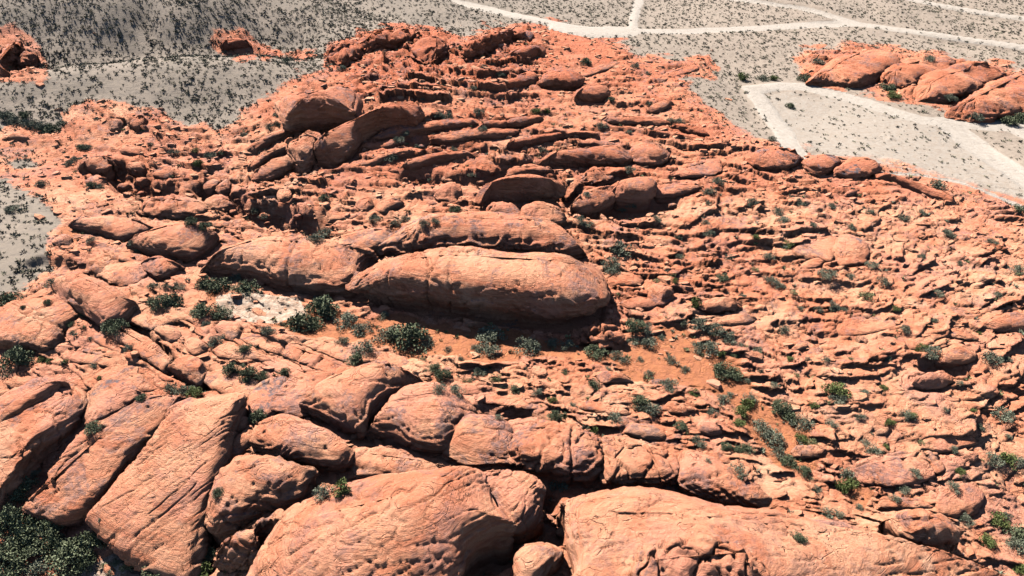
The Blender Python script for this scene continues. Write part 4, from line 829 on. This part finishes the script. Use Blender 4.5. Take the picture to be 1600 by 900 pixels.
# ---------------------------------------------------------------- shrubs
def bush_mesh(kind, v, n_clump, n_leaf, leaf, spread, upr):
    r = np.random.default_rng(1000+v*7+ord(kind)); Vs = []
    cen = []
    for k_ in range(n_clump):
        a = r.uniform(0, 2*math.pi); q = r.uniform(0, 1)**.6; el = r.uniform(.1, 1)
        cen.append((math.cos(a)*q*spread*math.sqrt(1-.45*el*el), math.sin(a)*q*spread*math.sqrt(1-.45*el*el), .10+el*.62*(1-.35*q), r.uniform(.16, .34)))
    pts = []
    for cx_, cy_, cz_, rad in cen:
        m = int(n_leaf*(rad/.25)**2)
        g_ = r.normal(size=(m, 3)); g_ /= np.linalg.norm(g_, axis=1)[:, None]; g_ *= (r.uniform(.45, 1, m)**.5)[:, None]*rad*np.array([1, 1, .9])
        pts.append(g_+(cx_, cy_, cz_))
    pts = np.vstack(pts); pts[:, 2] = np.maximum(pts[:, 2], .02); m = len(pts)
    out = pts*np.array([1, 1, 1.2]); out /= np.linalg.norm(out, axis=1)[:, None]+1e-6
    d1 = out*upr+r.normal(size=(m, 3))*.7; d1 /= np.linalg.norm(d1, axis=1)[:, None]
    d2 = np.cross(d1, r.normal(size=(m, 3))); d2 /= np.linalg.norm(d2, axis=1)[:, None]
    L = leaf*r.uniform(.6, 1.4, (m, 1)); W = L*.5
    V = np.stack([pts-d2*W*.5, pts+d1*L*.5-d2*W*.2+d2*W*.9, pts+d1*L*1.3, pts+d1*L*.5-d2*W], 1).reshape(-1, 3)
    Q = np.arange(4*m).reshape(-1, 4)
    # twigs
    tv = []; tq = []
    for cx_, cy_, cz_, rad in cen[:12]:
        p0 = np.array([cx_*.08, cy_*.08, -.12]); p1 = np.array([cx_*.55, cy_*.55, cz_*.55]); p2 = np.array([cx_, cy_, cz_])
        b0 = len(tv)
        for p, w in ((p0, .035), (p1, .022), (p2, .008)):
            tv += [p+(w, 0, 0), p+(0, w, 0), p-(w, 0, 0), p-(0, w, 0)]
        for l_ in range(2):
            for q in range(4): tq.append((b0+l_*4+q, b0+l_*4+(q+1) % 4, b0+l_*4+4+(q+1) % 4, b0+l_*4+4+q))
    f = link_mesh('foliage', V, Q, LEAF[kind], smooth=False); s_ = link_mesh('stems', np.array(tv), np.array(tq), WOOD, smooth=False)
    me = (f.data, s_.data); bpy.data.objects.remove(f); bpy.data.objects.remove(s_); return me
VAR = {}
for kd, nc, nl, lf, sp, up in (('d', 24, 90, .07, .78, .6), ('g', 24, 66, .065, .8, 1.0), ('b', 20, 75, .075, .75, .7), ('l', 16, 50, .08, .75, 1.1)):
    VAR[kd] = [bush_mesh(kd, v, nc+v, nl, lf, sp, up) for v in range(4)]
BUSH = """15,460,38,d 80,438,20,g 145,372,17,g 213,391,12,g 75,470,12,d 128,487,18,d 36,479,9,d 240,445,16,g 258,446,14,g 277,443,20,g 250,466,34,d 276,465,40,d 320,477,36,d 345,485,32,d 324,435,34,d 340,441,36,d
390,441,44,d 370,432,20,g 470,497,42,d 492,500,30,d 500,477,50,d 540,494,38,g 566,508,34,g 605,515,40,g 640,520,60,d 668,527,26,g 599,489,20,g 765,516,46,g 745,540,18,g 763,542,34,g 822,535,42,g 862,533,20,g 886,534,22,g 933,543,34,d
570,539,34,g 535,528,22,g 555,558,30,d 418,512,26,g 440,505,14,g 380,541,24,d 338,527,24,g 323,505,15,g 183,504,34,d 112,505,13,d 114,518,10,g 26,556,48,d 65,561,14,b 78,562,12,b 102,565,12,b 203,539,18,g 163,518,10,g 140,528,9,g 146,568,12,g
156,588,8,b 222,620,16,d 268,600,26,g 288,605,28,g 303,609,26,b 365,570,28,d 388,577,30,d 411,582,20,d 443,578,16,d 402,642,27,d 147,661,26,d 33,757,46,d 56,738,16,g 341,765,19,d
18,808,58,d 50,815,60,d 80,806,44,d 15,850,50,d 50,848,52,d 85,845,36,d 20,885,50,d 55,882,44,g 118,850,66,d 145,835,50,d 128,878,44,d 240,890,44,d 325,860,26,d 316,885,34,b 203,877,26,l 180,875,18,g 172,893,16,g 157,810,8,g
505,764,34,g 532,757,34,b 875,750,34,g 677,571,24,d 692,583,25,d 688,603,24,g 712,606,26,g 728,592,17,l 749,576,24,g 773,587,24,l 785,601,13,g 803,603,20,d 839,609,17,g 862,623,18,b 870,644,26,d 779,650,14,g 926,596,26,d 1014,583,16,g 1045,596,28,g
1128,572,34,d 1145,578,28,d 1166,593,15,g 998,622,30,d 1014,632,34,g 896,631,14,g 959,650,25,g 1065,661,22,d 1158,640,26,b 1168,628,22,b 1153,657,22,b 1090,685,22,g 1134,694,18,d 1148,697,18,d 1166,695,24,d 926,668,20,b 1154,729,28,g 1106,718,12,g
970,384,40,g 956,407,32,g 958,421,20,g 1050,428,14,l 1054,437,13,b 1025,437,12,l 1128,431,20,d 1084,474,20,b 1068,499,22,g 1090,502,26,g 992,504,30,d 1010,508,24,g 990,528,22,g 1010,530,28,g 1034,525,15,g 1118,510,26,g 1138,524,26,g 1092,537,26,g 1108,540,28,g 1157,538,15,g
962,552,20,g 974,560,18,g 1047,559,17,g 1127,552,15,b 1146,552,15,d 1098,553,8,g 1304,605,38,b 1310,617,28,g 1348,611,20,g 1380,604,14,b 1220,632,32,d 1232,643,30,d 1252,656,32,g 1188,662,28,g 1202,675,36,g 1215,684,24,g 1270,689,18,l 1250,680,20,b 1218,703,26,g 1230,715,26,d 1258,733,24,d
1326,736,26,g 1318,754,28,b 1332,750,22,b 1412,761,22,g 1398,775,18,g 1352,690,15,g 1366,699,26,g 1384,696,12,b 1416,645,22,g 1426,649,16,b 1568,643,32,g 1550,712,30,g 1572,713,28,b 1590,716,20,g 1490,757,20,g 1560,807,30,b 1572,800,18,g 1590,830,40,d 1592,850,34,g 1592,884,22,b 1540,840,26,b 1508,806,26,g
1246,835,26,d 1290,797,22,g 1308,800,20,g 1341,790,13,g 1276,762,15,g 1172,617,24,g 1130,618,22,g 1102,347,16,g 1107,362,18,g 1215,328,18,g 1224,341,22,g 1249,313,18,g 1175,313,18,g 1231,379,20,b 1200,398,20,g 1203,434,22,g 1217,442,19,g 1292,425,28,g 1362,411,20,g 1380,435,19,g 1355,459,24,l
1465,455,19,g 1410,338,20,g 1481,361,22,g 1549,376,15,g 1590,417,24,g 1302,474,18,g 1302,484,16,g 1318,482,14,g 1279,482,13,g 1330,354,13,g 1440,540,24,b 1455,545,26,g 1547,554,30,g 1225,513,19,g 1415,512,16,g 1592,323,22,d 1465,286,26,g 1257,120,22,d 1278,93,17,g 1385,133,24,d 1395,145,24,b
1157,118,20,b 1192,120,18,g 1208,122,16,b 1235,165,16,d 1450,90,18,g 1525,179,22,g 1572,184,30,d 1592,181,26,d 1206,216,15,g 1482,150,20,g 940,193,18,g 1048,188,16,g 1062,187,18,g 982,206,12,g 914,95,18,d 993,102,15,g 1012,114,10,g 955,154,12,d 1013,161,13,g 983,262,18,g 1122,281,20,g 1109,298,19,g
1107,317,13,g 972,326,15,g 988,317,18,g 907,341,18,g 920,348,18,g 1026,340,15,g 917,302,12,g 685,178,16,g 700,179,20,g 749,171,19,g 836,171,18,b 855,173,14,b 783,115,15,g 756,103,12,g 768,98,12,g 720,73,10,d 738,136,15,g 622,216,18,g 634,208,16,g 653,227,13,g 755,200,15,g 847,232,17,g 737,272,15,g 713,325,20,d
618,345,18,g 632,341,16,g 664,345,20,g 680,343,16,g 673,279,10,g 708,231,12,g 328,240,20,g 422,197,14,g 434,193,14,g 380,208,17,g 433,178,12,g 508,306,17,d 585,338,20,g 610,243,20,g 400,328,16,g 412,336,14,g 347,237,12,d 492,367,26,g 508,361,24,g 300,343,22,d 320,350,20,d
8,178,26,g 24,186,24,g 38,176,20,d 48,192,26,g 66,196,24,g 84,197,30,d 98,190,16,g 127,226,20,d 136,229,14,g 108,254,15,g 118,247,15,g 306,234,14,b 235,224,12,g 272,236,16,g 312,253,17,b 143,287,16,d 156,290,13,g 18,323,22,g 67,285,18,g 450,93,18,g 533,105,15,g 205,378,12,g 1060,400,14,g 1240,455,12,l
1500,597,12,g 1476,637,10,g 1575,560,12,g 1388,560,13,g 1330,560,10,l 1262,560,12,g 1190,580,12,g 1245,585,10,l 1360,330,14,g 1300,320,12,g 1440,330,14,g 1500,410,12,g 1440,400,13,g 1560,460,13,g 1530,520,10,b 1250,480,12,g 1160,460,12,g 1180,420,12,l 1520,640,12,b 1490,700,13,g 1440,690,12,l 1575,680,12,g 700,545,14,g 660,560,12,l 720,560,12,g 880,580,12,l 820,575,10,g 1000,560,12,g 950,575,10,g 1070,575,16,g 1085,610,18,b 1110,640,20,g 1140,615,14,g 1210,600,16,g 1235,560,14,b 1185,545,16,g 1290,560,14,g 1270,630,18,b 1300,660,18,g 1345,650,16,g 1390,660,16,b 1430,735,18,g 1500,735,16,b 1530,665,14,g 1460,500,14,g 1400,480,14,b 1330,430,14,g 1270,350,14,g 1180,370,14,b 1140,400,16,g 1060,370,14,g"""
KN = {'d': 'dark green', 'g': 'grey green', 'b': 'bright green', 'l': 'yellow green'}
rb = random.Random(5); NB_ = 0
for it in BUSH.split():
    px, py, w, kd = it.split(','); px, py, w = float(px), float(py), float(w)
    foot_y = py+w*(.30 if w > 16 else .22)
    loc, nn_, ob = hit(px, min(foot_y, 1000))
    if loc is None: continue
    dist_ = (loc-CAMP).dot(Vector((0, CP, -SP))); rad = .5*w*dist_/F*1.28
    nm = 'oak_shrub' if kd == 'd' and w > 30 else {'d': 'green_shrub', 'g': 'sagebrush', 'b': 'green_shrub', 'l': 'rabbitbrush'}[kd]
    root = bpy.data.objects.new(nm, None); COL.objects.link(root); root.empty_display_size = .2
    root.location = loc-Vector((0, 0, .08)); root.rotation_euler.z = rb.uniform(0, 6.28)
    root.scale = (rad, rad*rb.uniform(.85, 1.1), rad*rb.uniform(.85, 1.15)*(1.7 if (px, py) == (1084, 474) else 1))
    me = VAR[kd][rb.randrange(4)]
    for pn, m_ in zip(('foliage', 'stems'), me):
        o = bpy.data.objects.new(pn, m_); COL.objects.link(o); o.parent = root
    sz = 'large' if w >= 36 else 'medium' if w >= 22 else 'small' if w > 14 else 'tiny'
    kn = {'oak_shrub': 'shrub', 'green_shrub': 'shrub', 'sagebrush': 'sagebrush', 'rabbitbrush': 'brush'}[nm]
    tag(root, 'x', 'shrub', 'shrubs among the red rocks', 'thing')
    pend(root, f"{sz} {KN[kd]} {kn}", px, py, f"{sz} {KN[kd]} {kn}")
write_labels()

# ---------------------------------------------------------------- uncountable scrub, tufts and stones
def scatter_mesh(name, tmpl, P, Rz, Sc, mat, label=None, smooth=False, nrm=None):
    """tmpl: list of (verts, tris); copies joined into one mesh"""
    Vs, Qs, off = [], [], 0; pick = rng.integers(0, len(tmpl), len(P))
    for t, (tv, tq) in enumerate(tmpl):
        m = np.where(pick == t)[0]
        if not len(m): continue
        c_, s_ = np.cos(Rz[m])[:, None], np.sin(Rz[m])[:, None]
        v = tv[None]*Sc[m][:, None, :]
        x_ = v[..., 0]*c_-v[..., 1]*s_; y_ = v[..., 0]*s_+v[..., 1]*c_
        V = np.stack([x_+P[m, 0:1], y_+P[m, 1:2], v[..., 2]+P[m, 2:3]], -1)
        Q = tq[None]+(np.arange(len(m))*len(tv))[:, None, None]+off
        Vs.append(V.reshape(-1, 3)); Qs.append(Q.reshape(-1, 3)); off += V.shape[0]*V.shape[1]
    o = link_mesh(name, np.vstack(Vs), np.vstack(Qs), mat, smooth=smooth)
    tag(o, label, kind='stuff'); return o
def tuft(seed, n, up):
    r = np.random.default_rng(seed); V = []; Q = []
    fat = 1.7 if n < 12 else 1.0
    for k_ in range(n):
        a = r.uniform(0, 6.28); q = r.uniform(0, .55); b = np.array([math.cos(a)*q, math.sin(a)*q, r.uniform(0, .35)])
        d = np.array([math.cos(a)*r.uniform(.2, .8), math.sin(a)*r.uniform(.2, .8), r.uniform(.2, .6)*up])
        w = np.cross(d, r.normal(size=3)); w = w/np.linalg.norm(w)*r.uniform(.10, .2)*fat
        V += [b-w, b+w, b+d]; Q.append((3*k_, 3*k_+1, 3*k_+2))
    return np.array(V), np.array(Q)
def stone(seed):
    import itertools
    r = np.random.default_rng(seed); t = (1+5**.5)/2
    v = np.array([(-1,t,0),(1,t,0),(-1,-t,0),(1,-t,0),(0,-1,t),(0,1,t),(0,-1,-t),(0,1,-t),(t,0,-1),(t,0,1),(-t,0,-1),(-t,0,1)], float)/1.9
    f = np.array([(0,11,5),(0,5,1),(0,1,7),(0,7,10),(0,10,11),(1,5,9),(5,11,4),(11,10,2),(10,7,6),(7,1,8),(3,9,4),(3,4,2),(3,2,6),(3,6,8),(3,8,9),(4,9,5),(2,4,11),(6,2,10),(8,6,7),(9,8,1)])
    return v*r.uniform(.6, 1.15, (12, 1))*np.array([1, .75, .6]), f
TUF = [tuft(s_, 26, 1) for s_ in range(6)]
def slabstone(seed):
    r = np.random.default_rng(seed); n = 5+seed % 3; a = np.sort(r.uniform(0, 6.28, n)+np.arange(n)*0); a = np.linspace(0, 6.28, n, endpoint=False)+r.uniform(-.35, .35, n)
    rr_ = r.uniform(.7, 1.15, n); x_ = np.cos(a)*rr_*1.35; y_ = np.sin(a)*rr_*.8; tl = r.uniform(-.25, .25, 2)
    zt = .38+x_*tl[0]+y_*tl[1]
    v = [(x_[i]*1.0, y_[i]*1.0, -.5) for i in range(n)]+[(x_[i]*1.06, y_[i]*1.06, zt[i]*.35) for i in range(n)]+[(x_[i]*.86, y_[i]*.86, zt[i]) for i in range(n)]+[(0, 0, zt.mean()+.05)]
    f = []
    for l_ in range(2):
        for i in range(n):
            j = (i+1) % n; f += [(l_*n+i, l_*n+j, l_*n+n+j), (l_*n+i, l_*n+n+j, l_*n+n+i)]
    for i in range(n): f.append((2*n+i, 2*n+(i+1) % n, 3*n))
    return np.array(v), np.array(f)
STN = [stone(s_) for s_ in range(3)]+[slabstone(s_) for s_ in range(9)]
def field(n, dens, y0=26, y1=235):
    y = rng.uniform(y0**1.0, y1, n*6); hw = (y*CP+CAM_H*SP)*.86; x = rng.uniform(-1, 1, n*6)*(y1*CP+CAM_H*SP)*.95
    m = np.abs(x) < hw; x, y = x[m], y[m]
    z = ground_z(x, y); px, py, d = project(x, y, z)
    p = dens(px, py, x, y); m = rng.random(len(x)) < p
    return np.c_[x, y, z][m][:n*3], px[m][:n*3], py[m][:n*3]
fi_ = lambda A: (lambda x, y: None)
def samp(A, x, y):
    d = y*CP+CAM_H*SP; px = 800+F*x/d; py = 450-F*(y*SP-CAM_H*CP)/d
    i0 = np.clip(np.interp(-py, -pys, np.arange(len(pys))).astype(int), 0, len(pys)-1); j0 = np.clip(np.interp(px, pxs, np.arange(len(pxs))).astype(int), 0, len(pxs)-1)
    return A[i0, j0]
covered = (foot > .3)
def d_scrub(px, py, x, y):
    p = (1-samp(rock, x, y))*(1-samp(sand, x, y))*np.where(samp(road, x, y) < .6, 1-.4*samp(road, x, y), 0)*(1-.9*samp(pale, x, y))
    side = sstep(1150, 950, px)*.0+np.where(px < 620, 1.0, np.where(px < 1000, .75, .6)); side = np.where((px > 1180) & (py > 120), .3, side)
    side = np.where((px < 120) & (py > 260), .8, side)
    side = side*np.where((x < _hx[-1]) & (y > np.interp(x, _hx, _hy)+4), 1.5, .85)
    cl = sstep(-.75, .15, fbm(x/9, y/9, 9., 3))
    return np.clip(p*side*(.22+.78*cl), 0, 1)
P, px, py = field(34000, d_scrub, 45, 240)
n = len(P); big = rng.random(n)**2.2
sc = (.15+.32*big)*np.where(px < 620, 1.05, .9)
Sc = np.c_[sc*1.15, sc*1.15, sc*rng.uniform(.9, 1.4, n)]
cut = px < 560
SCR = [tuft(s_+40, 9, 1.1) for s_ in range(8)]
scatter_mesh('desert_scrub', SCR, P, rng.uniform(0, 6.28, n), Sc, SCRUBM, 'low dry scrub dotting the grey desert hills')
def d_tuft(px, py, x, y):
    r_ = samp(rock, x, y); s_ = samp(sand, x, y)
    return np.clip((r_*(.16+.5*sstep(.1, .6, fbm(x/5, y/5, 11., 3)))+s_*.45)*(1-samp(foot, x, y) > .6), 0, 1)
P, px, py = field(2600, d_tuft, 26, 130)
n = len(P); sc = .14+.26*rng.random(n)**2; h_ = n//2
Sc = np.c_[sc, sc, sc*1.3]; rz = rng.uniform(0, 6.28, n)
scatter_mesh('grass_tufts', TUF, P[:h_], rz[:h_], Sc[:h_], LEAF['g'], 'small grey green tufts between the rock ledges')
scatter_mesh('dry_grass_tufts', TUF, P[h_:], rz[h_:], Sc[h_:], LEAF['l'], 'small yellow green tufts between the rock ledges')
def d_stone(px, py, x, y):
    return np.clip(samp(rock, x, y)*(.30+4*samp(rock, x, y)*(1-samp(rock, x, y))*.25+.55*samp(L3, x, y)*sstep(-.3, .3, fbm(x/4, y/4, 13., 3)))+samp(sand, x, y)*.10, 0, 1)*np.where(samp(sand, x, y) > .35, .35, 1)*(1-samp(foot, x, y) > .5)
P, px, py = field(9500, d_stone, 26, 170)
n = len(P); sc = .10+.50*rng.random(n)**3.2
rz_ = np.where(px > 1350, .4, np.where((px < 450) & (py > 420), -.5, 0.))+rng.normal(0, .45, n)+math.pi*rng.integers(0, 2, n)
Sc = np.c_[sc, sc, sc]*rng.uniform(.7, 1.3, (n, 3))
scatter_mesh('rubble_stones', STN, P, rz_, Sc, ROCKM, 'broken red stones strewn between the ledges')
